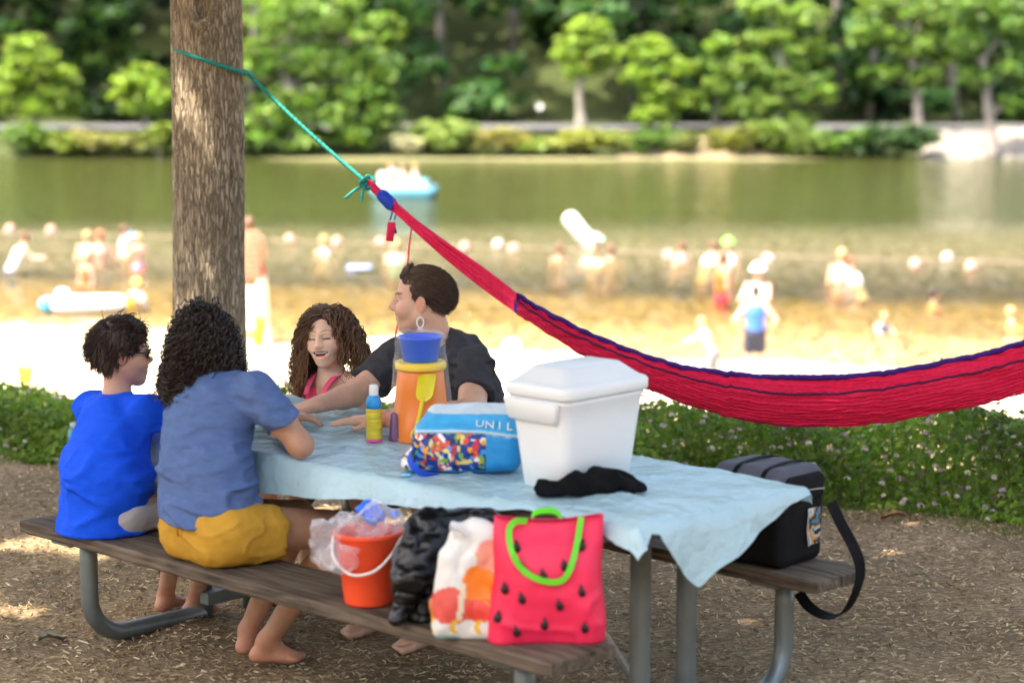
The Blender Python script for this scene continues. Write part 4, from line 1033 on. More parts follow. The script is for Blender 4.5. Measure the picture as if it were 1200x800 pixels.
ob = link('blue_pouch', mesh_np('blue_pouch', V, F), M('blue_shiny', srgb(20, 110, 235), .3, .25, 40, .2), None, rb + np.array([0, 0, .012])); tag(ob, 'crumpled bright blue pouch on top of the wrapping in the red bucket', 'pouch')

# watermelon tote
tq = Pz(642, 756, BH); tq[2] = BH; ta = .06
TOTE_M = M('tote_red', srgb(238, 44, 84), .5, .06, 7, .25, 220, .0012)
o = thing('tote_bag', 'watermelon red tote with green handles and black seeds at the bench end', 'tote bag', tq, ta)
nz_, na = 44, 96
zs = np.linspace(0, 1, nz_); V = []
base = rrect(1, 1, .55, 23)
th_ = np.arange(len(base))
for s in zs:
    hx = .158 - .014*s + .004*math.sin(s*9); hy = .050 + .018*math.sin(s*3.0)*.9 - .032*smooth(.6, 1, s); zz = .336*s
    r = min(hx, hy)*.95; q = rrect(hx, hy, r, 23); qc = np.vstack([q, q[:1]]); al = np.concatenate([[0], np.cumsum(np.linalg.norm(np.diff(qc, axis=0), axis=1))]); tt = np.arange(150)/150*al[-1]; q = np.stack([np.interp(tt, al, qc[:, 0]), np.interp(tt, al, qc[:, 1])], 1); q[:, 1] = q[:, 1]*(1 + .30*math.sin(s*3.0)*np.cos(q[:, 0]/hx*1.5))
    sag = np.where(s > .8, -.016*np.cos(q[:, 0]/hx*1.5)*(s-.8)*5, 0)
    V.append(np.column_stack([q[:, 0] + .008*s, q[:, 1] + .06 + .03*s, zz + sag]))
V = np.array(V).reshape(-1, 3); m_ = 150
V[:, 1] += .009*fbm(V*np.array([9, 3, 7]) + 4, 3) - .006*np.clip(1 - np.abs(vnoise(V*np.array([6, 2, 11]) + 2))*4, 0, 1); V[:, 0] += .004*fbm(V*8 + 9, 2)
F = [grid_faces(nz_, m_, closed_v=True)[:, ::-1]]; k = np.arange(m_); k2 = (k+1) % m_; V = np.vstack([V, V[:m_].mean(0)]); F.append(np.stack([k2, k, np.full(m_, nz_*m_)], 1))
TV = V; lmesh('seam', tube(np.vstack([V[(nz_-1)*m_:nz_*m_], V[(nz_-1)*m_:(nz_-1)*m_+1]]), .0028, 6), TOTE_M, o); lmesh('bag', (V, F), TOTE_M, o)
def tote_front(x, z):
    m = (np.abs(TV[:, 0]-x) < .016) & (np.abs(TV[:, 2]-z) < .012); return TV[m, 1].min() if m.any() else .02
SEED = M('seed_black', (.02, .014, .014), .5, .1)
ppm = FPX/5.83
for (a, b_) in ((591, 688), (611, 699), (583, 722), (605, 739), (636, 671), (655, 707), (638, 731), (681, 691), (685, 735), (661, 661), (683, 640), (606, 640), (611, 662)):
    x, z = (a-642)/ppm, (757-b_)/ppm; y = tote_front(x, z)
    q = np.array([(0, 1.15), (.28, .55), (.55, 0), (.6, -.35), (.42, -.75), (0, -.95), (-.42, -.75), (-.6, -.35), (-.55, 0), (-.28, .55)])*.0165
    qa = .25*math.sin(a); q = q @ np.array([[math.cos(qa), math.sin(qa)], [-math.sin(qa), math.cos(qa)]])
    n = len(q); Vs = np.vstack([np.column_stack([x+q[:, 0], [tote_front(x+i, z+j)*.5 + y*.5 - .003 for i, j in q], z+q[:, 1]]), [[x, y-.0065, z]], np.column_stack([x+q[:, 0], np.full(n, y+.006), z+q[:, 1]])])
    i = np.arange(n); j = (i+1) % n
    lmesh('seed', (Vs, [np.vstack([np.stack([i, j, np.full(n, n)], 1)[:, ::-1]]), np.stack([i, j, j+n+1, i+n+1], 1)]), SEED, o, None, True)
GREEN = M('handle_green', srgb(92, 206, 40), .5, .06, 20, .2, 200, .001)
hp = [((a-642)/ppm, (757-b_)/ppm) for a, b_ in ((619, 613), (605, 612), (597, 622), (600, 644), (613, 665), (634, 676), (656, 677), (668, 661), (677, 635), (683, 610))]
h3 = [(x, tote_front(x, min(z, .31)) - (.012 if i not in (0, 9) else -.002) - (.015 if i in (2, 3) else 0), z) for i, (x, z) in enumerate(hp)]
lmesh('handle', ribbon(spline(h3, 60), np.array([[.25, .2, .95]] * 60) if False else np.gradient(spline(h3, 60), axis=0)[:, [2, 1, 0]]*np.array([1, 0, -1]), .016, .003), GREEN, o)
bh_ = [(-.03, .118, .30), (-.035, .122, .325), (-.015, .125, .340), (.03, .125, .338), (.05, .118, .31)]
lmesh('handle', ribbon(spline(bh_, 24), (.1, .6, .6), .02, .003), GREEN, o)

# white shopping bag with printed fruit
wq = Pz(548, 753, BH); wq[2] = BH
o = thing('shopping_bag', 'white plastic shopping bag with orange and red print beside the watermelon tote', 'shopping bag', wq)
f = Field((-.15, -.06, -.02), (.16, .2, .40), .005)
f.add(rbox((-.005, .06, .055), (.098, .045, .055), .035), .01); f.add(rbox((.005, .065, .16), (.092, .04, .09), .036, rot((0, 1, 0), .12)), .04)
f.add(ell((.035, .07, .275), (.078, .035, .055)), .04); f.add(ell((-.03, .06, .11), (.06, .055, .08)), .03)
f.wrinkle(lambda p: .009*fbm(p*np.array([15, 12, 9]), 3) + .004*np.clip(1-np.abs(vnoise(p*np.array([24, 20, 11])))*3, 0, 1)); f.cut((0, 0, .001), (0, 0, -1))
V, F = f.net(); kx, kz = V[:, 0], V[:, 2]
c_ = np.tile(np.array([.72, .70, .66]), (len(V), 1)); fr = V[:, 1] < .075
def disc(x, z, r, col, w=.004):
    d_ = np.sqrt((kx-x)**2 + (kz-z)**2) + .006*fbm(V*30, 2); m = fr & (d_ < r); c_[m] = col
lo_ = fr & (kz < .125) & (kz > .062); c_[lo_] = np.array(srgb(206, 120, 60))
disc(-.045, .098, .052, srgb(214, 82, 74)); disc(.035, .155, .050, srgb(240, 128, 40)); disc(.06, .235, .040, srgb(232, 150, 130)); disc(.03, .085, .034, srgb(226, 70, 60))
c_[fr & (np.abs(kx + .018 - .12*(kz-.1)) < .008) & (kz > .06) & (kz < .16)] = (.70, .62, .45)
c_[fr & (kz < .062) & (np.abs(np.sin(kx*48 + 2*np.sin(kz*40))) < .35) & (kz > .02)] = np.array(srgb(226, 176, 50))
c_[fr & (kz < .016) & (kx < -.02)] = np.array(srgb(150, 196, 206))
lmesh('bag', (V, F), M('print_film', (1, 1, 1), .32, .05, 9, .25, 60, .002, attr=True), o, c_)
lmesh('handle', ribbon(spline([(.0, .03, .29), (-.025, .025, .318), (-.045, .025, .322), (-.04, .03, .305), (-.015, .03, .292)], 26), (.2, .8, .5), .016, .002), M('film_white', (.74, .73, .70), .35, .05), o)

# black plastic bag
kq = Pz(500, 735, BH); kq[2] = BH
f = Field((-.17, -.06, -.03), (.30, .26, .40), .0055)
f.add(cone((-.085, .02, .03), (-.03, .06, .17), .030, .062), .02); f.add(cone((-.03, .06, .17), (.02, .12, .27), .065, .070), .03); f.add(cone((.0, .13, .28), (.16, .17, .30), .060, .045), .03); f.add(cone((-.02, .10, .02), (.02, .12, .2), .06, .06), .03)
f.wrinkle(lambda p: .016*fbm(p*13, 3) + .008*np.clip(1-np.abs(vnoise(p*22))*3, 0, 1), .07); f.cut((0, 0, .001), (0, 0, -1))
V, F = f.net(); V[:, 2] *= .86
ob = link('black_bag', mesh_np('black_bag', V, F), M('black_film', (.004, .004, .005), .3, .2, 9, .45, 45, .006, spec=.4), None, kq)
tag(ob, 'crumpled shiny black plastic bag slumped left of the white shopping bag', 'plastic bag')

# ---------------------------------------------------------------- soft cooler bag on the far bench
sb = T(.925, .60, BH)
o = thing('cooler_bag', 'black and grey soft cooler bag with shoulder strap on the far bench', 'cooler bag', sb, TA); o.scale = (.68, 1, 1)
BLK = M('black_nylon', (.009, .009, .0105), .75, .25, 14, .3, 80, .002, spec=.12); GRY = M('grey_nylon', (.085, .082, .105), .75, .12, 14, .3, 180, .001)
f = Field((-.25, -.18, -.02), (.25, .18, .34), .006); f.add(rbox((0, 0, .125), (.20, .118, .125), .035), .01); f.cut((0, 0, .222), (0, 0, 1)); f.wrinkle(lambda p: .004*fbm(p*13, 2)); f.cut((0, 0, .001), (0, 0, -1))
V, F = f.net(); lmesh('body', (V, F), BLK, o)
f = Field((-.25, -.18, .19), (.25, .18, .34), .005); f.add(rbox((0, 0, .245), (.205, .122, .062), .05), .01); f.cut((0, 0, .226), (0, 0, -1)); f.wrinkle(lambda p: .003*fbm(p*15, 2)); V, F = f.net(); lmesh('top_flap', (V, F), GRY, o)
for u_ in (-.06, .10):
    pts = [(u_, -.126, .20), (u_, -.125, .26), (u_, -.10, .301), (u_, -.03, .312), (u_, .05, .312), (u_, .11, .295), (u_, .127, .25)]
    lmesh('webbing', ribbon(spline(pts, 30), (1, 0, 0), .022, .003), BLK, o)
lmesh('end_panel', loft([(.20, .004, .085, .003, .2035, 0), (.215, .006, .098, .004, .2045, 0), (.270, .006, .098, .004, .207, 0), (.285, .004, .08, .003, .203, 0)], 3), BLK, o)
lmesh('piping', tube([(.2085, y, .225 + .01*math.cos(y*12)) for y in np.linspace(-.1, .1, 14)], .004, 6), M('grey_piping', (.35, .35, .37), .5, .05), o)
rng = np.random.default_rng(4)
gx, gz = np.meshgrid(np.linspace(-.03, .032, 24), np.linspace(.06, .175, 40), indexing='ij'); V = np.stack([np.full(gx.size, .2115), gx.ravel() + .05, gz.ravel()], 1)
q = fbm(V*np.array([1, 42, 30]) + 2, 2); cols = np.array([srgb(90, 130, 150), srgb(36, 60, 80), srgb(210, 150, 80), srgb(190, 210, 214), srgb(24, 30, 36)]); c_ = cols[np.clip(((q+1)*2.4).astype(int), 0, 4)]
F = grid_faces(24, 40); lmesh('picture_tag', (np.vstack([V, V - [.004, 0, 0]]), [np.vstack([F, F[:, ::-1] + len(V)])]), M('tag_print', (1, 1, 1), .3, .05, attr=True), o, np.vstack([c_, c_]))
w2l = lambda p: (lambda q: np.array([q @ EU/.68, q @ EV, q[2]]))(np.asarray(p) - sb)
sp_ = [w2l(Pv(974, 588, .63)), w2l(Pv(985, 612, .62)), w2l(Pv(1000, 640, .60)), w2l(Pv(1008, 664, .60)), w2l(Pv(1004, 690, .60)), w2l(Pv(990, 716, .62)), w2l(Pv(972, 722, .64)), w2l(Pv(950, 712, .66)), w2l(Pv(936, 694, .67))]
lmesh('shoulder_strap', ribbon(spline(sp_, 50), (.62, .6, .35), .040, .0035), BLK, o)
lmesh('zip_pull', tube([w2l(Pv(948, 600, .48)), w2l(Pv(946, 622, .48)), w2l(Pv(948, 640, .48))], .0025, 6), M('pull_grey', (.4, .4, .4), .4, .1), o)

# ================================================================ HAMMOCK AND ROPE
def hd(px): return np.interp(px, [283, 430, 600, 1200, 1480], [9.16, 9.0, 8.85, 8.45, 8.4])
def H(px, py, off=0): return P(px, py, hd(px) + off)
def rope_mat(name, col, sc=90):
    m = M(name, col, .7, .25, 120, .6, sc, .004); return m
TEAL = rope_mat('teal_rope', srgb(20, 138, 128))
rope = thing('tree_rope', 'teal rope tied around the tree trunk and knotted to the hammock', 'rope', TREE)
def rz(a): return 1.935 + .055*math.cos(a - math.pi*1.02) 
ring = [(TREE[0] + .053 + (trunk_r(1.95)+.009)*math.cos(a), TREE[1] + (trunk_r(1.95)+.009)*math.sin(a), rz(a)) for a in np.linspace(-.30, -.30 - 2*math.pi, 60)]
V, F = tube(ring, .0085, 9); wmesh('loop', V, F, TEAL, rope)
knot = H(430, 214)
start = np.array(ring[0]); ln = np.linspace(0, 1, 90)[:, None]
twist = np.concatenate([np.zeros((90, 1)), .002*np.cos(ln*190), .002*np.sin(ln*190)], 1)
V, F = tube(start*(1-ln) + knot*ln + twist + np.array([0, 0, -.012])*np.sin(ln*math.pi), .0085, 9); wmesh('line', V, F, TEAL, rope)
kn = [knot + np.array([.022*math.cos(a) + .006*math.cos(3*a), .016*math.sin(a*2), .024*math.sin(a) + .005*math.sin(2*a)]) for a in np.linspace(0, 4*math.pi, 60)]
V, F = tube(kn, .0085, 8); wmesh('knot', V, F, TEAL, rope)
for (a, b_) in ((404, 233), (424, 236)):
    V, F = tube(spline([knot, P((430+a)/2 - 2, (214+b_)/2, 8.96), P(a, b_, 8.95)], 14), .0065, 8); wmesh('tail', V, F, TEAL, rope)
HRED = M('hammock_red', srgb(236, 28, 78), .75, .16, 40, .5, 140, .004, stretch=(1, 1, 2.5))
HRED2 = M('hammock_red_cord', srgb(240, 34, 88), .7, .15, 60, .4, 200, .002)
PURP = M('hammock_purple', srgb(66, 34, 128), .75, .25, 120, .5, 160, .003)
BLUE = M('wrap_blue', srgb(20, 66, 190), .65, .12, 80, .5, 240, .002)
ham = thing('hammock', 'red woven hammock with purple edging slung behind the picnic table', 'hammock', H(930, 496))
wmesh('end_loop', *tube([H(432, 213), H(440, 222), H(449, 231)], [.013, .017, .018], 10), HRED2, ham)
wmesh('wrap', *tube([H(445, 226), H(448, 229), H(459, 240), H(462, 243)], [.020, .027, .028, .021], 14), BLUE, ham)
tp = np.array([(605, 345), (650, 372), (700, 395), (750, 415), (800, 429), (850, 437), (900, 441), (950, 442), (1000, 440), (1050, 435), (1100, 426), (1150, 415), (1200, 402), (1260, 381), (1330, 347)], float)
bt = np.array([(605, 365), (650, 394), (700, 425), (750, 450), (800, 470), (850, 485), (900, 494), (950, 497), (1000, 496), (1050, 491), (1100, 482), (1150, 471), (1200, 458), (1260, 433), (1330, 369)], float)
md = np.array([(605, 352), (650, 381), (700, 404), (750, 424), (800, 440), (850, 452), (900, 459), (950, 461), (1000, 459), (1050, 453), (1100, 444), (1150, 434), (1200, 421), (1260, 399), (1330, 356)], float)
rng = np.random.default_rng(9)
def strings(x0, y0, edge_col, k0, n, name):
    a = H(x0, y0); out = []
    for k in range(n):
        s = k/(n-1); far = edge_col['t']*(1-s) + edge_col['b']*s; j = rng.normal()*.4
        off = .10*(1-s*1.0)*(1 if k % 2 else -.6); e = H(far[0], far[1] + j, off*.6)
        st = a + np.array([0, rng.normal()*.008, rng.normal()*.010])
        t = np.linspace(0, 1, 12)[:, None]; pth = st*(1-t) + e*t + np.array([0, 0, -.02*(.4 + .6*s)])*np.sin(t*math.pi)
        if k < 7: pth = pth + np.array([0, 0, .030 - .004*k])*np.sin(t*math.pi)*(t**.5)
        out.append(pth)
    return out
for pth in strings(460, 241, {'t': tp[0], 'b': bt[0]}, 0, 26, 's'):
    wmesh('cord', *tube(pth, .0052, 6), HRED2, ham)
for pth in strings(1480, 200, {'t': tp[-1], 'b': bt[-1]}, 0, 14, 's'):
    wmesh('cord', *tube(pth, .0052, 6), HRED2, ham)
nS = 170; nC = 26
TPs, BTs, MDs = spline(tp, nS), spline(bt, nS), spline(md, nS)
S = np.linspace(0, 1, nS); wid = np.sin(np.clip(S*1.02, 0, 1)*math.pi)**.5
R_ = []
for i in range(nS):
    w_ = .03 + .10*wid[i]
    a = H(*TPs[i], w_); b_ = H(*BTs[i], .0); c_ = H(*MDs[i], -w_*.8)
    ctl = [a, a*.55 + b_*.45 + np.array([0, w_*.35, 0]), b_ + np.array([0, w_*.45, .012]), b_ + np.array([0, -.01, 0]), c_*.5 + b_*.5 + np.array([0, -w_*.18, -.008]), c_]
    R_.append(spline(ctl, nC))
R_ = np.array(R_)
V = R_.reshape(-1, 3); 
V[:, 2] += .004*fbm(V*np.array([9, 20, 40]), 2); V[:, 1] += .010*fbm(V*np.array([3, 10, 22]), 2) + .004*np.sin(V[:, 2]*190 + 3*fbm(V*np.array([4, 4, 4]), 2))
V[:, 2] += np.repeat(.0015*rng.normal(size=nS), nC)
G = grid_faces(nS, nC)
fab = wmesh('netting', V, G, HRED, ham)
sol = fab.modifiers.new('thickness', 'SOLIDIFY'); sol.thickness = .004
V3 = V.reshape(nS, nC, 3)
def braid(line, r, name, mat):
    pts = np.array(line); n = len(pts)*3; pts = spline(pts, n); k = np.arange(n)
    parts = []
    for ph in (0, 2.1, 4.2):
        q = pts + r*.9*np.stack([k*0, np.cos(k*1.15+ph), np.sin(k*1.15+ph)], 1); parts.append(tube(q, r*.75, 5))
    v_, f_ = merge(parts); return wmesh(name, v_, f_, mat, ham)
HTN = [M('hammock_strand', srgb(*k), .75, .12, 60, .3, 200, .002) for k in ((238, 30, 82), (228, 26, 74), (244, 44, 96))]
for j in range(1, nC-1):
    a_, b_ = 0, nS
    ln_ = V3[a_:b_, j] + np.array([0, 0, 0]); nrm_ = np.cross(np.gradient(V3[:, j], axis=0), V3[:, min(j+1, nC-1)] - V3[:, j-1]); nrm_ /= np.linalg.norm(nrm_, axis=1)[:, None] + 1e-9
    for sd in (1, -1):
        wmesh('strand', *tube(ln_ + sd*nrm_*.0035 + .0012*rng.normal(size=(nS, 3)), .0026, 5, False), HTN[(j + (sd > 0)) % 3], ham)
braid(V3[:, 0], .0085, 'edge_braid', PURP)
braid(V3[:, -1], .0035, 'edge_braid', M('hammock_dark_edge', srgb(96, 20, 70), .75, .3, 90, .4))
# darker cords along the underside
braid(V3[20:90:2, 15] + np.array([0, -.004, -.001]), .0028, 'edge_braid', M('hammock_dark_red', srgb(150, 16, 60), .75, .3, 90, .4))
for k in range(13):
    a = TPs[0]*(1-k/12) + BTs[0]*(k/12); q = H(a[0] + 1, a[1], -.02)
    wmesh('bead', *tube([q + [-.012, 0, .004], q + [.012, 0, -.006]], .006, 6), PURP, ham)
# little red tag and a loose cord
tg = [H(461, 243), H(459, 252), H(457, 258)]
wmesh('tag_cord', *tube(tg, .0035, 6), BLUE, ham); wmesh('tag_cord', *tube([H(463, 243), H(464, 252), H(462, 258)], .003, 6), BLUE, ham)
V, F = loft([(-.045, .014, .010, .004), (-.043, .016, .012, .005), (.03, .017, .012, .005), (.034, .013, .009, .004)], 3); wmesh('tag', V @ rot((0, 1, 0), .12).T + H(458, 270), F, HRED2, ham)
V, F = loft([(-.012, .009, .008, .003, .016, 0), (.014, .009, .008, .003, .012, 0)], 3); wmesh('tag', V + H(458, 270), F, PURP, ham)
wmesh('loose_cord', *tube(spline([H(483, 262), H(480, 285), H(478, 305), H(474, 340), H(468, 370), H(463, 396)], 24), .004, 6), HRED2, ham)
# second tree, outside the picture, that carries the other end
T2 = np.array(H(1600, 100)); T2[2] = 0
o = thing('shade_tree', 'second shade tree right of the table that holds the far end of the hammock', 'tree', T2, 0)
z = np.linspace(-.05, 5.4, 60); V, F = tube(np.stack([T2[0] + .1*np.sin(z*.4), T2[1] + z*0, z], 1), .17 + .05*np.exp(-np.clip(z, 0, 9)/.3) - .012*z, 28); parts = [(V, F)]
bl = []
for k in range(14):
    a = k*2.4; L = 1.2 + 3.0*((k*.37) % 1); b_ = T2 + np.array([math.cos(a)*L, math.sin(a)*L, 5.6 + 2.2*((k*.61) % 1)]); parts.append(limb(T2 + [0, 0, 4.4], b_, .06, .02)); bl.append((*b_, 1.5, 1.5, .9, 1.0))
V, F = merge(parts); wmesh('trunk', V, F, BARK, o)
V, F, W = clump_leaves(bl, 560, .17, np.random.default_rng(6)); wmesh('crown', V, F, LEAF, o, np.repeat(leaf_cols(len(V)//4, (.08, .13, .03), .2), 4, 0), False)
r2 = thing('tree_rope', 'teal rope joining the hammock to the tree on the right', 'rope', T2)
wmesh('line', *tube([H(1478, 201), T2 + [-.16, -.05, 1.95]], .0085, 8), TEAL, r2)
# ================================================================ PEOPLE
def unit(v): v = np.asarray(v, float); return v / (np.linalg.norm(v) + 1e-12)
UPV = np.array([0, 0, 1.0])
def head_frame(face, tilt=0.0, up=(0, 0, 1)):
    """columns: right, forward, up"""
    fwd = unit(face); r = unit(np.cross(fwd, np.asarray(up, float))); u = np.cross(r, fwd)
    if tilt:
        Rt = rot(fwd, tilt); r, u = Rt @ r, Rt @ u
    return np.stack([r, fwd, u], 1)
SKIN = M('skin', (1, 1, 1), .48, .05, 40, .12, 260, .0012, attr=True, spec=.35, sss=.12)
HAIR = M('hair', (1, 1, 1), .42, .15, 60, 0, attr=True, spec=.45)
def sculpt_head(f, c, R, s, expr='neutral', neck=None, nr=.058, male=False, child=False):
    L = lambda x, y, z: c + s * (R @ np.array([x, y, z], float))
    def E(p, r, k=.012, q=None): f.add(ell(L(*p), np.array(r)*s, R if q is None else R @ q), k*s)
    def C(a, b, ra, rb, k=.012): f.add(cone(L(*a), L(*b), ra*s, rb*s), k*s)
    def D(p, r, k=.008): f.sub(ell(L(*p), np.array(r)*s, R), k*s)
    if neck is not None: f.add(cone(neck, L(0, -.022, -.055), nr*1.08, nr*.98), .03)
    E((0, -.016, .035), (.074, .096, .083)); E((0, .020, -.030), (.060, .066, .080), .03)
    jw = .054 if male else .047; nz_ = .72 if child else 1.0
    if child: E((0, .030, -.045), (.062, .055, .055), .03)
    for sg in (-1, 1):
        C((sg*jw, -.002, -.052), (sg*.017, .062, -.098), .020, .017, .03)
        E((sg*.036, .052, -.026), (.026, .030, .026), .03)
        C((sg*.045, .066, .024), (sg*.012, .081, .022), .008, .008, .016)
        D((sg*.032, .094, .004), (.014, .013, .010), .012)
        E((sg*.031, .0735, .002), (.0145, .0125, .0105), .006)
        E((sg*.077, -.012, -.008), (.007, .019, .031), .008, rot((0, 0, 1), sg*.35)); D((sg*.086, -.008, -.004), (.005, .010, .018), .006)
    C((0, .062, -.094), (0, .066, -.100), .021, .020, .025)
    C((0, .082, .018), (0, .086 + .020*nz_, -.022), .0085, .0105, .014); E((0, .088 + .0195*nz_, -.026), (.0125, .0115, .0105), .010)
    for sg in (-1, 1): E((sg*.0115, .088 + .008*nz_, -.030), (.0085, .011, .008), .008)
    if expr == 'laugh':
        for sg in (-1, 1): E((sg*.040, .064, -.034), (.021, .020, .017), .022)
        E((0, .078, -.060), (.036, .022, .026), .02)
        D((0, .100, -.0630), (.026, .022, .0130), .006)
        for sg in (-1, 1): D((sg*.023, .096, -.0565), (.012, .02, .0062), .005)
        C((-.026, .086, -.072), (.026, .086, -.072), .005, .005, .008); C((-.03, .082, -.047), (0, .088, -.0505), .0035, .004, .006); C((.03, .082, -.047), (0, .088, -.0505), .0035, .004, .006)
    else:
        wd = .024 if expr == 'smile' else .020
        E((0, .078, -.060), (.032, .016, .024), .02)
        C((-wd, .084, -.056), (0, .0925, -.0545), .004, .0062, .006); C((wd, .084, -.056), (0, .0925, -.0545), .004, .0062, .006)
        C((-wd*.8, .083, -.0665), (0, .090, -.0675), .0045, .0068, .006); C((wd*.8, .083, -.0665), (0, .090, -.0675), .0045, .0068, .006)
        D((0, .097, -.0605), (wd*1.15, .009, .0022), .003)
        if expr == 'smile':
            for sg in (-1, 1): E((sg*.039, .062, -.038), (.018, .018, .016), .02); D((sg*.030, .089, -.058), (.004, .006, .008), .006)
def paint_head(V, col, c, R, s, skin, expr='neutral', brow=(.03, .02, .014), stubble=0):
    q = (V - c) @ R / s
    near = (np.abs(q) < .16).all(1)
    def spot(p, r, target, amt, soft=.5):
        e = np.sqrt((((q - np.array(p))/np.array(r))**2).sum(1)); m = near * amt * (1 - smooth(1-soft, 1+soft*.3, e)); col[:] = col*(1-m[:, None]) + np.asarray(target)*m[:, None]
    skin = np.asarray(skin)
    for sg in (-1, 1):
        spot((sg*.042, .062, -.028), (.03, .03, .025), skin*np.array([1.12, .80, .74]), .6, .8)
        spot((sg*.077, -.01, -.01), (.02, .03, .035), skin*np.array([1.1, .72, .66]), .6, .6)
        bz = .028 if expr != 'laugh' else .030
        for t in np.linspace(0, 1, 5):
            spot((sg*(.014 + .034*t), .084 - .016*t, (bz + .001 + .004*math.sin(t*3.0)) if expr == 'laugh' else (bz - .004 + .006*math.sin(t*2.2))), (.008, .022, .0034 if expr == 'laugh' else .0048), brow, .4 if expr == 'laugh' else .9, .35)
        ez = .001
        if expr == 'laugh':
            for t in np.linspace(-1, 1, 7): spot((sg*.032 + .013*t, .084 - .004*abs(t), ez - .002 + .003*(1-t*t)), (.0042, .016, .0036), (.03, .017, .012), .9, .4)
        else:
            spot((sg*.031, .086, ez), (.0125, .018, .0050), (.50, .46, .44), .9, .25); spot((sg*.032, .088, ez), (.0065, .018, .0056), (.03, .022, .018), .95, .25)
            for t in np.linspace(-1, 1, 7): spot((sg*.031 + .012*t, .086 - .003*abs(t), ez + .0045 - .0018*t*t), (.004, .014, .0020), (.02, .014, .012), .9, .3)
    spot((0, .112, -.026), (.014, .014, .012), skin*np.array([1.1, .78, .72]), .5, .7)
    for sg in (-1, 1): spot((sg*.007, .106, -.037), (.004, .006, .003), (.10, .04, .03), .25 if expr == 'laugh' else .8, .4)
    if expr == 'laugh':
        spot((0, .080, -.0630), (.026, .030, .0125), (.12, .016, .016), 1, .15)
        for sg in (-1, 1): spot((sg*.023, .084, -.0565), (.011, .03, .0055), (.14, .02, .02), 1, .2)
        spot((0, .088, -.073), (.028, .02, .005), skin*np.array([1.05, .48, .46]), .8, .4); spot((0, .088, -.0495), (.03, .02, .0045), skin*np.array([1.05, .5, .48]), .7, .4)
    else:
        spot((0, .088, -.0550), (.024, .016, .0055), skin*np.array([1.0, .55, .50]), .65, .4); spot((0, .088, -.0672), (.021, .016, .0065), skin*np.array([1.02, .55, .52]), .65, .4)
        spot((0, .090, -.0605), (.024, .016, .0016), (.10, .02, .018), .8, .4)
    if stubble:
        spot((0, .06, -.085), (.065, .07, .045), skin*np.array([.78, .74, .74]), stubble, .8)
def hand(f, wrist, d, nrm, s, side, curl=(.25, .25, .3, .35), spread=.12, thumb=.7):
    """d: towards the fingers, nrm: back of the hand, side: +1 thumb lies on d x nrm"""
    d = unit(d); nrm = unit(np.asarray(nrm) - d*(np.asarray(nrm) @ d)); x = np.cross(d, nrm)*side
    R = np.stack([x, d, nrm], 1); w = np.asarray(wrist, float)
    f.add(rbox(w + s*.048*d, np.array([.040, .050, .0135])*s, .012*s, R), .014*s)
    f.add(cone(w, w + s*.03*d, .024*s, .026*s, (nrm, .72)), .02*s)
    for k, (off, L) in enumerate(((.030, .068), (.010, .077), (-.010, .072), (-.029, .056))):
        b = w + s*(.088*d + off*x); a0 = curl[k]; dd = unit(d + x*spread*(off/.03)*.5)
        seg = [b]
        for j, (fr, extra) in enumerate(((.46, .45), (.30, 1.2), (.24, 1.9))):
            an = a0*extra; v = dd*math.cos(an) - nrm*math.sin(an); seg.append(seg[-1] + s*L*fr*v)
        for j in range(3): f.add(cone(seg[j], seg[j+1], (.0092 - .0008*j)*s, (.0086 - .0009*j)*s), .004*s)
    b = w + s*(.022*d + .030*x - .004*nrm); m1 = b + s*.042*unit(d*(1-thumb*.3) + x*thumb*.9 - nrm*.15); m2 = m1 + s*.032*unit(d + x*.25 - nrm*.2)
    f.add(cone(b, m1, .0135*s, .0105*s), .012*s); f.add(cone(m1, m2, .0098*s, .0080*s), .005*s)
def foot(f, ankle, toe, s, side=1):
    a = np.asarray(ankle, float); t = np.asarray(toe, float); d = unit((t - a)*np.array([1, 1, 0])); x = np.cross(d, UPV); z0 = t[2]
    heel = np.array([a[0], a[1], z0 + .012*s]) - d*.035*s; ball = np.array([t[0], t[1], z0 + .006*s]) - d*.045*s
    f.add(cone(a, heel + d*.01*s + [0, 0, .012*s], .031*s, .030*s), .02*s); f.add(cone(heel, ball, .027*s, .030*s, (UPV, .75)), .025*s); f.add(cone(a, ball, .028*s, .018*s), .025*s)
    for k in range(5):
        o_ = (k - 2)*.0155*s*side; L = (.040, .040, .035, .030, .022)[k]*s; r = (.0125, .0095, .009, .0085, .0085)[k]*s
        b = ball + x*o_; f.add(cone(b, b + d*L + [0, 0, -.002], r*1.1, r), .006*s)
def wr(scale, amp, seed):
    """cloth folds: ridges that run mostly sideways, bent by slow noise"""
    sc = np.asarray(scale, float)
    def fn(p):
        q = np.stack([p @ EU, p @ EV, p[:, 2]], 1); wq = q + .035*np.stack([vnoise(q*7+seed), vnoise(q*7+seed+9), vnoise(q*7+seed+5)], 1)
        r = np.clip(1 - np.abs(vnoise(wq*sc + seed))*2.6, 0, 1); r2 = np.clip(1 - np.abs(vnoise(wq*sc*np.array([1.9, 1.9, 1.5]) + seed + 31))*2.6, 0, 1)
        return -amp*r*(.35 + .65*np.clip(vnoise(q*5 + seed + 3) + .5, 0, 1)) - amp*.55*r2 + amp*.5*vnoise(q*9 + seed)
    return fn
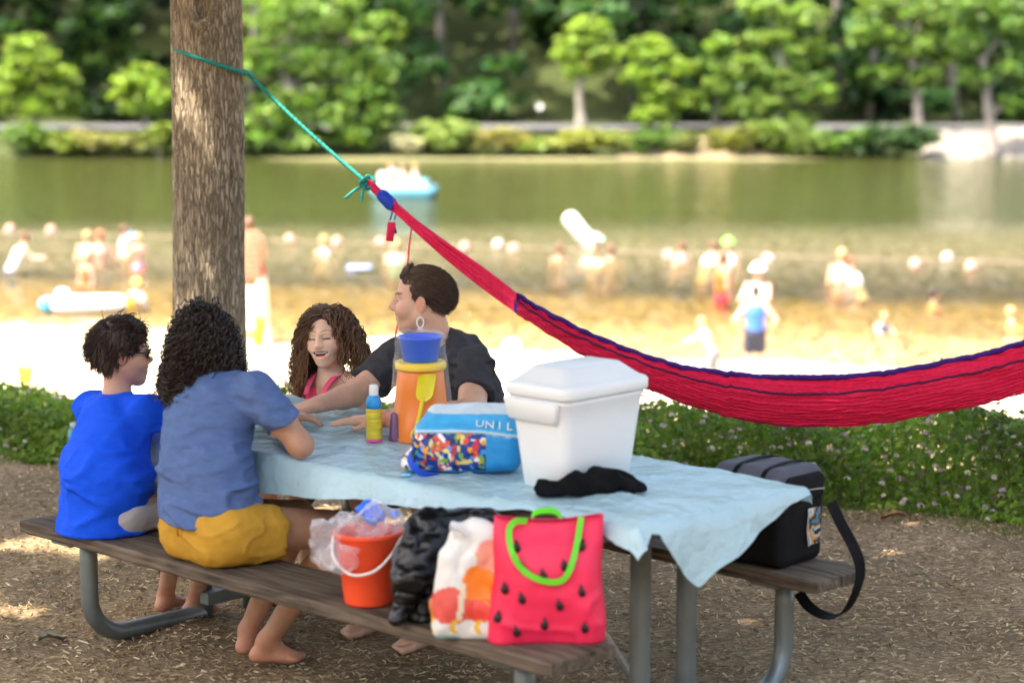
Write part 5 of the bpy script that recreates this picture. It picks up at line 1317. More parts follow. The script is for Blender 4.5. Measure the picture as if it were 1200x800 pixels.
def to_tubes(pos, rad):
    """many strands at once: pos (N,S,3), rad (S,) or (N,S) -> three-sided tubes"""
    N_, S_ = pos.shape[:2]; t = np.gradient(pos, axis=1); t /= np.linalg.norm(t, axis=2)[..., None] + 1e-9
    ref = np.array([.3, .8, .52]); A = np.cross(t, ref); A /= np.linalg.norm(A, axis=2)[..., None] + 1e-9; B = np.cross(t, A)
    rad = np.broadcast_to(rad, (N_, S_))[..., None]
    V = np.stack([pos + rad*(math.cos(a)*A + math.sin(a)*B) for a in (0, 2.094, 4.189)], 2).reshape(-1, 3)
    n = np.arange(N_)[:, None, None]*S_*3; i = np.arange(S_-1)[None, :, None]*3; k = np.arange(3)[None, None, :]; k2 = (k+1) % 3
    F = np.stack([n+i+k, n+i+k2, n+i+3+k2, n+i+3+k], -1).reshape(-1, 4)
    return V, F
def grow(c, R, s, roots, d0, length, seg, fall, mass, curl_r, curl_k, rng, jitter=.25, stiff=.6, extra=None):
    """strands in head space: roots and first directions; pushed out of the ellipsoids in mass"""
    N_ = len(roots); p = roots.copy(); v = d0/np.linalg.norm(d0, axis=1)[:, None]; out = [p.copy()]
    ln = (length*(.75 + .4*rng.random(N_)) if np.isscalar(length) else length); st = (ln/(seg-1))[:, None]
    down = (R.T @ np.array([0, 0, -1.0]))
    for k in range(seg-1):
        v = v*stiff + down*fall + rng.normal(size=(N_, 3))*jitter*.3
        if extra is not None: v = v + extra(p, k)
        v /= np.linalg.norm(v, axis=1)[:, None]; p = p + v*st
        for (mc, mr) in mass:
            q = (p - np.array(mc))/np.array(mr); l = np.linalg.norm(q, axis=1); ins = l < 1
            p[ins] = np.array(mc) + (q[ins]/l[ins][:, None])*np.array(mr)
        out.append(p.copy())
    pos = np.stack(out, 1)
    if curl_r:
        ph = rng.random((N_, 1))*6.28; t = np.arange(seg)[None]*st; grow_ = smooth(0, .04, t)
        ck = curl_k*(.7 + .6*rng.random((N_, 1))); cr = curl_r*(.6 + .8*rng.random((N_, 1)))*grow_
        tv = np.gradient(pos, axis=1); tv /= np.linalg.norm(tv, axis=2)[..., None] + 1e-9
        A = np.cross(tv, np.array([.37, .2, .9])); A /= np.linalg.norm(A, axis=2)[..., None] + 1e-9; B = np.cross(tv, A)
        pos = pos + cr[..., None]*(np.cos(ph + ck*t)[..., None]*A + np.sin(ph + ck*t)[..., None]*B)
    return c + s*(pos @ R.T)
def scalp(n, rng, test, rad=(.078, .100, .088), cen=(0, -.016, .036)):
    out = []
    while sum(len(o) for o in out) < n:
        q = rng.normal(size=(n*3, 3)); q /= np.linalg.norm(q, axis=1)[:, None]; p = np.array(cen) + q*np.array(rad); out.append(p[test(p)])
    p = np.vstack(out)[:n]; nr_ = (p - np.array(cen))/np.array(rad)**2; return p, nr_/np.linalg.norm(nr_, axis=1)[:, None]
def hair_cap(c, R, s, prims, cut_fn, h=.005, noise=.004):
    f = Field(c - .22*s, c + .2*s, h)
    L = lambda p: c + s*(R @ np.array(p, float))
    for p, r in prims: f.add(ell(L(p), np.array(r)*s, R), .02*s)
    for p, r in cut_fn: f.sub(ell(L(p), np.array(r)*s, R), .012*s)
    f.wrinkle(lambda p: noise*fbm(p*45, 2)); return f.net()
def strand_cols(n, S, base, var, rng, tip=None):
    b = np.asarray(base)*(1 + var*rng.normal(size=(n, 1)))
    c = np.repeat(b[:, None], S, 1)
    if tip is not None: t = np.linspace(0, 1, S)[None, :, None]**1.5; c = c*(1-t) + np.asarray(tip)*t*(1 + var*rng.normal(size=(n, 1, 1)))
    return np.repeat(np.clip(c, .003, .7).reshape(-1, 3), 3, 0)

# ---------------------------------------------------------------- man in the grey T-shirt, far bench
def man():
    root = thing('person', 'person with short dark hair in charcoal T-shirt smiling sideways on the far bench', 'person', T(-.36, .588, BH))
    hc = Pv(493, 350, .47); face = unit((-1, .10, -.06)); R = head_frame(face, -.04); s = .96
    shR, shL = Pv(470, 418, .54), Pv(556, 427, .52); pel = T(-.34, .62, BH + .10); neck = Pv(511, 398, .525)
    elR, wrR = Pz(414, 462, .80), Pz(372, 474, .79); elL, wrL = Pv(553, 482, .40), Pz(446, 491, CT + .046)
    lo = np.minimum.reduce([wrR - [.16, .12, 0], wrL - [.2, .2, 0], pel - .3]); lo[2] = .0; hi = np.array([.28, 8.15, 1.34])
    f = Field(lo, hi, .0095, [(hc - .13, hc + .13, .0036), (np.minimum(wrR, wrL) - [.16, .17, .05], np.maximum(wrR, wrL) + [.05, .08, .04], .005)])
    chest = Pv(524, 448, .56); 
    f.add(cone(pel, chest, .15, .155, (EV, .75)), .03); f.add(cone(chest, (shR+shL)/2 + [0, 0, -.03], .15, .10, (EV, .7)), .04)
    f.add(cone(shR, elR, .052, .042), .03); f.add(cone(shL, elL, .054, .049), .03)
    f.add(cone(elR, wrR, .043, .029), .02); f.add(cone(elL, wrL, .045, .030), .02); f.add(ell(elR*.72 + wrR*.28, (.045, .045, .040)), .02)
    for sg in (-1, 1):
        hip = pel + EU*sg*.10 - [0, 0, .02]; kn = T(-.34 + sg*.16, .20, BH + .07); an = T(-.34 + sg*.13, .26, .09)
        f.add(cone(hip, kn, .085, .060), .03); f.add(cone(kn, an, .056, .038), .02); foot(f, an, an - EV*.19 + [0, 0, -.075], 1.05)
    hand(f, wrR, Pz(346, 481, CT + .036) - wrR, (0, -.1, 1), 1.0, 1, (.35, .4, .45, .5)); hand(f, wrL, Pz(386, 494, CT + .038) - wrL, (0, 0, 1), 1.0, -1, (.10, .10, .12, .14))
    sculpt_head(f, hc, R, s, 'smile', neck + [0, 0, -.03], .060, True)
    skin = np.array([.70, .40, .27])
    V, F = f.net(); col = np.tile(skin, (len(V), 1)) * (1 + .05*fbm(V*22, 2))[:, None]
    paint_head(V, col, hc, R, s, skin, 'smile', (.05, .03, .02), .35)
    hz = ((V[:, 2] > .74) & (np.linalg.norm(V - wrR, axis=1) < .24)); col[hz] *= np.array([.92, .88, .88])
    wmesh('body', V, F, SKIN, root, col)
    # T-shirt
    sh = Field(lo - .02, hi + [.03, .05, 0], .0085)
    sh.add(cone(pel + [0, 0, -.03], chest, .175, .178, (EV, .76)), .03); sh.add(cone(chest, (shR+shL)/2 + [0, 0, -.07], .172, .105, (EV, .74)), .04)
    mid = (shR + shL)/2
    sh.add(cone(neck + [0, 0, -.05], shR, .066, .064), .03); sh.add(cone(neck + [0, 0, -.06], shL + [0, 0, -.012], .064, .062), .04)
    sR, sL = shR + (elR - shR)*.64, shL + (elL - shL)*.58
    sh.add(clip(cone(shR, elR, .064, .058), sR, elR-shR), .02); sh.add(clip(cone(shL, elL, .064, .060), sL, elL-shL), .02)
    # trim the sleeves at their hems
    ncut = neck + R[:, 2]*.03
    sh.sub(cone(neck + [-.012, -.028, .005], hc + [0, 0, -.05], .068, .085), .006); sh.sub(ell(neck + np.array([-.030, -.085, -.030]), (.042, .05, .055)), .008)
    sh.wrinkle(wr((8, 9, 17), .015, 3)); sh.cut(pel + [0, 0, -.06], (0, 0, -1))
    V, F = sh.net(); wmesh('t_shirt', V, F, M('charcoal_cotton', (.052, .050, .055), .85, .12, 30, .55, 24, .010, spec=.12, stretch=(1, 1, 1.7)), root)
    # shorts
    st = Field(T(-.34, .45, .3) - [.5, .5, 0], T(-.34, .45, .3) + [.5, .5, .32], .011)
    for sg in (-1, 1): st.add(cone(pel + EU*sg*.09, T(-.34 + sg*.15, .32, BH + .075), .105, .088), .03)
    V, F = st.net(); wmesh('shorts', V, F, M('dark_shorts', (.05, .05, .06), .85, .15), root)
    # hair
    rng = np.random.default_rng(41)
    def ok(p):
        line = np.where(p[:, 1] > .045, .058 + .10*(p[:, 1]-.045), np.where(p[:, 1] > .012, .030 + (p[:, 1]-.012)*.7, -.03))
        side = np.abs(p[:, 0]) > .05; ear = side & (p[:, 1] > -.035) & (p[:, 2] < .020)
        fore = (p[:, 1] > .052) & (p[:, 2] < .078); back = (p[:, 2] < -.040)
        temple = side & (p[:, 1] > .030) & (p[:, 2] < .062)
        burn = side & (p[:, 1] > .004) & (p[:, 1] < .026) & (p[:, 2] > -.012)
        return (~(ear | fore | back | temple) & (p[:, 2] > -.055) & ((p[:, 2] > line*.9) | (p[:, 1] < .01))) | burn
    roots, nr_ = scalp(6500, rng, ok, (.0755, .0985, .0865))
    comb = np.stack([np.sign(roots[:, 0])*.25 + rng.normal(size=len(roots))*.12, -.9*np.ones(len(roots)), -.25 - .9*np.clip(-roots[:, 1]*9, -.6, 1)], 1)
    front = roots[:, 1] > .035; comb[front] = np.stack([.5 + rng.normal(size=front.sum())*.25, .10*np.ones(front.sum()), .30*np.ones(front.sum())], 1)
    pos = grow(hc, R, s, roots, nr_*.16 + comb, np.where(front, .034, .036)*(.7 + .5*rng.random(len(roots))), 5, .06, [((0, -.016, .036), (.0775, .1005, .0885))], 0, 0, rng, .35, .8,
               lambda p, k: np.stack([np.zeros(len(p)), -.28*np.ones(len(p)), -.25*np.clip(-p[:, 1]*8, -.2, 1)], 1))
    V, F = to_tubes(pos, np.linspace(.0012, .0006, 5)); col = strand_cols(len(pos), 5, (.085, .048, .028), .35, rng)
    cv, cf = hair_cap(hc, R, s, [((0, -.020, .036), (.0765, .0965, .0845))], [((0, .095, -.008), (.12, .066, .092)), ((0, .02, -.10), (.2, .085, .085)), ((0, -.10, -.135), (.2, .1, .08)), ((.09, .052, .02), (.05, .03, .045)), ((-.09, .052, .02), (.05, .03, .045))], .005)
    b0 = len(V); wmesh('hair', np.vstack([V, cv]), np.vstack([F, cf + b0]), HAIR, root, np.vstack([col, np.tile([[.045, .026, .016]], (len(cv), 1))]))
man()

# ---------------------------------------------------------------- laughing girl
def girl():
    root = thing('person', 'laughing child with long curly brown hair in pink tank top', 'person', T(-1.02, .588, BH))
    hc = Pv(383, 393, .47); R = head_frame((-.30, -.95, -.06), .10); s = .87
    neck = Pv(388, 437, .50); shA, shB = Pv(357, 452, .53), Pv(420, 447, .53); pel = T(-1.03, .60, BH + .08); chest = Pv(389, 475, .53)
    lo = np.array([-1.35, 7.45, .0]); hi = np.array([-.42, 8.45, 1.12])
    f = Field(lo, hi, .009, [(hc - .11, hc + .11, .0031)])
    f.add(cone(pel, chest, .11, .105, (EV, .78)), .03); f.add(cone(chest, (shA+shB)/2, .105, .075, (EV, .75)), .03)
    f.add(cone(neck + [0, 0, -.03], shA, .034, .038), .02); f.add(cone(neck + [0, 0, -.03], shB, .034, .038), .02)
    for sh_, sg in ((shA, -1), (shB, 1)):
        el_ = sh_ + EU*sg*.03 - EV*.03 + np.array([0, 0, -.20]); hd_ = T(uv(sh_)[0] + .0, .34, CT + .02); f.add(cone(sh_, el_, .037, .031), .02); f.add(cone(el_, hd_ + [0, 0, -.05], .031, .022), .015)
        hip = pel + EU*sg*.07; kn = T(-1.03 + sg*.09, .26, BH + .055); an = T(-1.03 + sg*.08, .34, .09)
        f.add(cone(hip, kn, .066, .046), .02); f.add(cone(kn, an, .042, .030), .02); foot(f, an, an - EV*.15 + [0, 0, -.07], .82)
    sculpt_head(f, hc, R, s, 'laugh', neck + [0, 0, -.02], .046, False, True)
    V, F = f.net(); skin = np.array([.82, .50, .345]); col = np.tile(skin, (len(V), 1))*(1 + .04*fbm(V*22, 2))[:, None]
    paint_head(V, col, hc, R, s, skin, 'laugh', (.07, .04, .025)); body = wmesh('body', V, F, SKIN, root, col)
    L = lambda x, y, z: hc + s*(R @ np.array([x, y, z]))
    V, F = tube([L(x, .0815 - 1.6*x*x*4, -.0580 + .5*x*x*4) for x in np.linspace(-.025, .025, 13)], .0068*s, 8, True, .7)
    wmesh('teeth', V, F, M('teeth', (.80, .77, .70), .25, .02), root)
    sh = Field(lo, hi, .007)
    sh.add(cone(pel, chest, .126, .122, (EV, .80)), .03); sh.add(cone(chest, (shA+shB)/2 + [0, 0, -.02], .120, .088, (EV, .78)), .02)
    sh.cut(neck + [0, 0, -.055], (0, 0, 1)); sh.cut(pel + [0, 0, -.05], (0, 0, -1)); sh.sub(ell(neck + np.array([-.02, -.05, -.055]), (.045, .10, .055)), .006); sh.wrinkle(wr((8, 8, 18), .004, 6))
    V, F = sh.net(); PINK = M('pink_cotton', srgb(246, 84, 120), .75, .06, 20, .2, 300, .001); top = wmesh('tank_top', V, F, PINK, root)
    for k, a in enumerate((-.045, .045)):
        q = [neck + EU*a*1.0 - EV*.085 + np.array([0, 0, -.075]), neck + EU*a*1.12 - EV*.060 + np.array([0, 0, -.03]), neck + EU*a*1.25 - EV*.015 + np.array([0, 0, -.002]), neck + EU*a*1.3 + EV*.05 + np.array([0, 0, -.03])]
        wmesh('strap', *ribbon(spline(q, 16), EU, .027, .004), PINK, root)
    rng = np.random.default_rng(52)
    roots, nr_ = scalp(2100, rng, lambda p: (p[:, 2] > .0) & ~((p[:, 1] > .030) & (p[:, 2] < .094)) & ~((np.abs(p[:, 0]) > .05) & (p[:, 1] > .02) & (p[:, 2] < .05)), (.078, .100, .088))
    part = np.where(roots[:, 0] > -.012, 1., -1.)
    d0 = nr_*.6 + np.stack([part*.7, -.15 + .2*(roots[:, 1] > .03), np.full(len(roots), -.15)], 1)
    mass = [((0, -.020, .030), (.084, .106, .093)), ((0, -.03, -.08), (.080, .080, .12)), ((0, .045, -.03), (.064, .075, .10))]
    pos = grow(hc, R, s, roots, d0, .335*(.65 + .5*rng.random(len(roots))), 26, .30, mass, .0115, 62, rng, .24, .74,
               lambda p, k: np.stack([np.sign(p[:, 0])*.05*(p[:, 2] > -.14), -.04*np.ones(len(p)), np.zeros(len(p))], 1))
    V, F = to_tubes(pos, np.linspace(.0021, .0010, 26)); col = strand_cols(len(pos), 26, (.13, .066, .033), .4, rng, (.33, .15, .06))
    cv, cf = hair_cap(hc, R, s, [((0, -.020, .034), (.083, .103, .090)), ((0, -.045, -.06), (.080, .06, .09))], [((0, .092, -.01), (.070, .075, .096))], .005, .006)
    b0 = len(V); wmesh('hair', np.vstack([V, cv]), np.vstack([F, cf + b0]), HAIR, root, np.vstack([col, np.tile([[.035, .018, .010]], (len(cv), 1))]))
girl()

# ---------------------------------------------------------------- woman with curls, near bench
def woman():
    root = thing('person', 'person with dark curly hair in slate blue T-shirt and mustard shorts seen from behind', 'person', T(-.36, -.588, BH))
    hc = Pv(238, 400, -.475); R = head_frame(unit(np.array([.10, 1, -.12])), .05); s = .96
    shR, shL = Pv(299, 455, -.47), Pv(208, 450, -.47); neck = Pv(241, 438, -.47); pel = Pv(250, 618, -.60); waist = Pv(243, 560, -.585); chest = Pv(246, 492, -.52)
    elR = Pz(352, 521, CT + .045); wrR = T(-.56, -.13, CT + .04); elL = T(-.74, -.24, CT + .05); wrL = T(-.60, -.09, CT + .04)
    lo = np.array([-1.5, 6.2, 0.0]); hi = np.array([-.42, 7.5, 1.28])
    f = Field(lo, hi, .0085, [(wrR - [.16, .16, .05], wrR + [.16, .16, .05], .005)])
    f.add(cone(pel, waist, .14, .115, (EV, .8)), .03); f.add(cone(waist, chest, .115, .13, (EV, .7)), .04); f.add(cone(chest, (shR+shL)/2, .125, .09, (EV, .7)), .04)
    f.add(cone(shR, elR, .045, .040), .03); f.add(cone(elR, wrR, .040, .026), .02); f.add(cone(shL, elL, .045, .038), .03); f.add(cone(elL, wrL, .038, .026), .02)
    f.add(ell(shR*.45 + elR*.55, (.045, .045, .047)), .03)
    ft = [((Pz(312, 760, .07) + [0, .03, .02]), Pz(356, 771, .028)), ((Pz(290, 748, .07) + [0, .03, .02]), Pz(322, 742, .028))]
    for sg, (an, toe) in ((1, ft[0]), (-1, ft[1])):
        hip = pel + EU*sg*.085 + EV*.02; kn = T(uv(pel)[0] + sg*.11 + .04, -.19, BH + .055)
        f.add(cone(hip, kn, .082, .055), .03); f.add(cone(kn, kn*.55 + an*.45, .050, .047), .02); f.add(cone(kn*.55 + an*.45, an, .047, .031), .03); foot(f, an, toe, .95, 1 if sg > 0 else -1)
    hand(f, wrR, EV*.5 - EU*.6 + [0, 0, .05], (0, 0, 1), .92, -1, (.4, .4, .45, .5)); hand(f, wrL, EV*.5 + EU*.5, (0, 0, 1), .92, 1, (.4, .4, .45, .5))
    sculpt_head(f, hc, R, s, 'neutral', neck + [0, 0, -.03], .048)
    V, F = f.net(); skin = np.array([.50, .26, .16]); col = np.tile(skin, (len(V), 1))*(1 + .06*fbm(V*20, 2))[:, None]; paint_head(V, col, hc, R, s, skin)
    low = V[:, 2] < .12; col[low] *= np.array([1.02, .86, .82]); wmesh('body', V, F, SKIN, root, col)
    sh = Field(lo, hi, .0068)
    hemc = Pv(240, 607, -.60)
    sh.add(cone(hemc + EU*.018 + [0, 0, -.05], waist, .188, .158, (EV, .84)), .03); sh.add(cone(waist, chest, .150, .152, (EV, .74)), .04); sh.add(cone(chest, (shR+shL)/2 + [0, 0, -.055], .148, .088, (EV, .76)), .04)
    sh.add(cone(neck + [0, 0, -.055], shR + [0, 0, -.012], .052, .050), .03); sh.add(cone(neck + [0, 0, -.055], shL + [0, 0, -.012], .052, .050), .03)
    dR, dL = unit(elR - shR), unit(elL - shL); cR, cL = shR + dR*.135, shL + dL*.13
    sh.add(clip(cone(shR + [0, 0, -.008], elR, .054, .052), cR, dR), .03); sh.add(clip(cone(shL + [0, 0, -.008], elL, .054, .052), cL, dL), .03)
    sh.sub(cone(neck + [0, 0, .035], hc, .050, .06), .006); sh.wrinkle(wr((5, 6, 17), .0145, 1)); 
    tilt_n = unit(np.array([-.06, 0, -1.0])); sh.cut(hemc, tilt_n)
    V, F = sh.net(); wmesh('t_shirt', V, F, M('slate_cotton', srgb(86, 108, 152), .85, .10, 26, .55, 24, .010, spec=.12, stretch=(1, 1, 1.9)), root)
    st = Field(lo + [0, 0, .3], hi - [0, 0, .4], .0068)
    st.add(cone(pel + EU*-.055 + [0, 0, -.005], pel + EU*.055 + [0, 0, -.005], .126, .126), .03); st.add(ell(pel + EU*.075 - EV*.01 + [0, 0, -.035], (.100, .100, .088)), .03); st.add(ell(pel - EU*.075 - EV*.01 + [0, 0, -.035], (.100, .100, .088)), .03)
    for sg in (-1, 1):
        a = pel + EU*sg*.09; b = T(uv(pel)[0] + sg*.105 + .01, -.49, BH + .075); st.add(cone(a, b, .104, .096), .03); d = unit(b - a); st.sub(cone(b + d*.13, b + d*.3, .13, .13), .004)
    st.cut(pel + [0, 0, .085], (0, 0, 1)); st.cut((0, 0, BH + .002), (0, 0, -1), .02); st.wrinkle(wr((8, 8, 16), .008, 12))
    V, F = st.net(); wmesh('shorts', V, F, M('mustard_cotton', srgb(194, 146, 56), .85, .10, 24, .45, 26, .008, spec=.12), root)
    for a in (-.012, .012):
        q = pel + EU*a - EV*.132 + [0, 0, .012]; wmesh('belt_loop', *box(.007, .012, .035, .002, q), M('mustard_loop', srgb(200, 148, 40), .8, .1), root)
    rng = np.random.default_rng(63)
    roots, nr_ = scalp(2100, rng, lambda p: (p[:, 2] > -.045) & ~((p[:, 1] > .05) & (p[:, 2] < .07)), (.080, .102, .090))
    mass = [((0, -.020, .025), (.088, .108, .096)), ((0, -.058, -.060), (.086, .062, .080))]
    pos = grow(hc, R, s, roots, nr_*.45 + np.array([0, -.1, -.5]) + rng.normal(size=nr_.shape)*.25, (roots[:, 2] + .165)*1.22*(.72 + .36*rng.random(len(roots))), 27, .34, mass, .0095, 170, rng, .42, .70,
               lambda p, k: np.stack([p[:, 0]*.5, p[:, 1]*0, np.zeros(len(p))], 1))
    r2, n2 = scalp(600, rng, lambda p: (p[:, 2] < .0) & (p[:, 2] > -.075) & (p[:, 1] < .035), (.078, .100, .088))
    pos2 = grow(hc, R, s, r2, n2*.7 + np.array([0, -.1, -.6]), .125*(.6 + .5*rng.random(len(r2))), 27, .34, mass, .0095, 170, rng, .42, .7)
    pos = np.concatenate([pos, pos2])
    V, F = to_tubes(pos, np.linspace(.0028, .0015, 27)); col = strand_cols(len(pos), 27, (.022, .013, .009), .4, rng, (.038, .020, .013))
    cv, cf = hair_cap(hc, R, s, [((0, -.020, .028), (.086, .106, .094)), ((0, -.052, -.05), (.082, .058, .075))], [((0, .10, -.02), (.062, .06, .09))], .005, .008)
    b0 = len(V); wmesh('hair', np.vstack([V, cv]), np.vstack([F, cf + b0]), HAIR, root, np.vstack([col, np.tile([[.008, .005, .004]], (len(cv), 1))]))
woman()

# ---------------------------------------------------------------- boy in the blue shirt
def boy():
    root = thing('person', 'child with short dark hair in royal blue T-shirt and sunglasses at the bench end', 'person', T(-.93, -.588, BH))
    hc = Pv(144, 412, -.46); R = head_frame((.95, .30, -.08), .02); s = .90
    shR, shL = Pv(170, 478, -.48), Pv(105, 476, -.48); neck = Pv(137, 458, -.49); pel = Pv(126, 598, -.61); chest = Pv(133, 510, -.53); waist = Pv(124, 560, -.60)
    lo = np.array([-1.85, 6.6, 0.0]); hi = np.array([-.80, 7.95, 1.16])
    elR = T(-.745, -.33, CT + .03); wrR = T(-.80, -.13, CT + .03); elL = T(-1.2, -.30, CT + .03); wrL = T(-1.05, -.15, CT + .03)
    f = Field(lo, hi, .0085, [(hc - .10, hc + .11, .0036)])
    f.add(cone(pel, waist, .11, .10, (EV, .8)), .03); f.add(cone(waist, chest, .10, .11, (EV, .75)), .03); f.add(cone(chest, (shR+shL)/2, .105, .07, (EV, .75)), .03)
    for a, b, c_ in ((shR, elR, wrR), (shL, elL, wrL)): f.add(cone(a, b, .036, .030), .02); f.add(cone(b, c_, .030, .021), .02); hand(f, c_, EV, UPV, .78, 1 if a is shL else -1)
    for sg, (an, toe) in ((1, (Pz(228, 706, .07) + [0, .02, 0], Pz(258, 712, .03))), (-1, (Pz(193, 700, .07) + [0, .02, 0], Pz(214, 702, .03)))):
        hip = pel + EU*sg*.07 + EV*.02; kn = T(uv(pel)[0] + sg*.08, -.24, BH + .045); f.add(cone(hip, kn, .066, .046), .02); f.add(cone(kn, an, .043, .029), .02); foot(f, an, toe, .82, sg)
    sculpt_head(f, hc, R, s, 'smile', neck + [0, 0, -.03], .042, False, True)
    V, F = f.net(); skin = np.array([.55, .31, .21]); col = np.tile(skin, (len(V), 1))*(1 + .05*fbm(V*20, 2))[:, None]; paint_head(V, col, hc, R, s, skin, 'smile'); 
    low = V[:, 2] < .12; col[low] *= np.array([.95, .8, .76]); wmesh('body', V, F, SKIN, root, col)
    sh = Field(lo, hi, .0066); hemc = Pv(122, 634, -.60)
    sh.add(cone(hemc + [0, 0, -.05], waist, .165, .152, (EV, .92)), .03); sh.add(cone(waist, chest, .148, .126, (EV, .88)), .04); sh.add(cone(chest, (shR+shL)/2 + [0, 0, -.05], .122, .076, (EV, .80)), .04)
    sh.add(cone(neck + [0, 0, -.045], shR + [0, 0, -.015], .046, .042), .03); sh.add(cone(neck + [0, 0, -.045], shL + [0, 0, -.015], .046, .042), .03)
    dR, dL = unit(elR - shR), unit(elL - shL); cR, cL = shR + dR*.13, shL + dL*.12
    sh.add(clip(cone(shR + [0, 0, -.012], elR, .046, .052), cR, dR), .04); sh.add(clip(cone(shL + [0, 0, -.012], elL, .046, .050), cL, dL), .04)
    sh.sub(cone(neck + [0, 0, .015], hc, .050, .06), .006); sh.wrinkle(wr((6, 6, 13), .0135, 22)); sh.cut(hemc, unit(np.array([-.10, -.05, -1.0]))); sh.cut((0, 0, BH + .002), (0, 0, -1))
    V, F = sh.net(); wmesh('t_shirt', V, F, M('royal_cotton', srgb(14, 84, 226), .75, .08, 26, .5, 20, .010, spec=.12, stretch=(1, 1, 1.9)), root)
    st = Field(lo + [0, 0, .3], hi - [0, 0, .4], .008); st.add(cone(pel + EU*-.03 + EV*.03, pel + EU*.04 + EV*.03, .10, .10), .03)
    for sg in (-1, 1): a = pel + EU*sg*.062 + EV*.03; b = T(uv(pel)[0] + sg*.085, -.32, BH + .05); st.add(cone(a, b, .078, .070), .03)
    st.cut(pel + [0, 0, .03], (0, 0, 1)); st.cut((0, 0, BH + .002), (0, 0, -1), .02); st.wrinkle(wr((9, 9, 14), .004, 14)); V, F = st.net(); wmesh('shorts', V, F, M('pale_grey_cotton', (.46, .44, .45), .85, .1), root)
    L = lambda x, y, z: hc + s*(R @ np.array([x, y, z])); FR = M('frame_black', (.02, .02, .02), .3, .1); 
    fr = []
    for sg in (-1, 1):
        fr.append(tube([L(sg*.080, -.01, .012), L(sg*.080, .05, .010), L(sg*.066, .088, .008)], .0028, 6)); fr.append(tube([L(sg*.036 + .026*math.cos(a), .100 - .012*(abs(math.cos(a)*sg + .2))**2, .002 + .019*math.sin(a)) for a in np.linspace(0, 2*math.pi, 20)], .0026, 6))
    fr.append(tube([L(-.010, .101, .006), L(0, .103, .009), L(.010, .101, .006)], .0024, 6))
    V, F = merge(fr); sg_o = wmesh('sunglasses', V, F, FR, root)
    for sg in (-1, 1):
        q = [L(sg*.036 + .025*math.cos(a), .099 - .012*(abs(math.cos(a)*sg + .2))**2, .002 + .018*math.sin(a)) for a in np.arange(20)/20*2*math.pi]; V = np.vstack([q, [L(sg*.036, .1005, .002)]]); k = np.arange(20)
        ob = wmesh('lens', V, np.stack([k, (k+1) % 20, np.full(20, 20)], 1), M('lens_amber', (.16, .14, .03), .08, .05, bump=0, coat=.5), root); ob.parent = sg_o
    rng = np.random.default_rng(74)
    roots, nr_ = scalp(3400, rng, lambda p: ~((p[:, 1] > .050) & (p[:, 2] < .062)) & ~((np.abs(p[:, 0]) > .045) & (p[:, 1] > -.045) & (p[:, 2] < .000) & ~((p[:, 1] < .02) & (p[:, 2] > -.02))) & (p[:, 2] > -.058), (.080, .102, .090))
    wq = np.stack([fbm(roots*26 + 3, 2), fbm(roots*26 + 8, 2), fbm(roots*26 + 14, 2)], 1)
    pos = grow(hc, R, s, roots, nr_*.28 + wq*1.1 + np.where(roots[:, 1:2] > .015, np.array([[0, -.2, .35]]), np.array([[0, .15, -.4]])), .054*(.7 + .5*rng.random(len(roots))), 7, .20, [((0, -.016, .038), (.0845, .107, .0945))], .0055, 70, rng, .2, .85)
    V, F = to_tubes(pos, np.linspace(.0021, .0009, 7)); col = strand_cols(len(pos), 7, (.040, .022, .015), .35, rng, (.060, .032, .020))
    cv, cf = hair_cap(hc, R, s, [((0, -.018, .040), (.084, .106, .093)), ((0, -.05, -.01), (.074, .068, .062))], [((0, .095, -.02), (.10, .058, .085)), ((.085, .01, -.045), (.05, .05, .05)), ((-.085, .01, -.045), (.05, .05, .05))], .005, .006)
    b0 = len(V); wmesh('hair', np.vstack([V, cv]), np.vstack([F, cf + b0]), HAIR, root, np.vstack([col, np.tile([[.018, .010, .008]], (len(cv), 1))]))
boy()
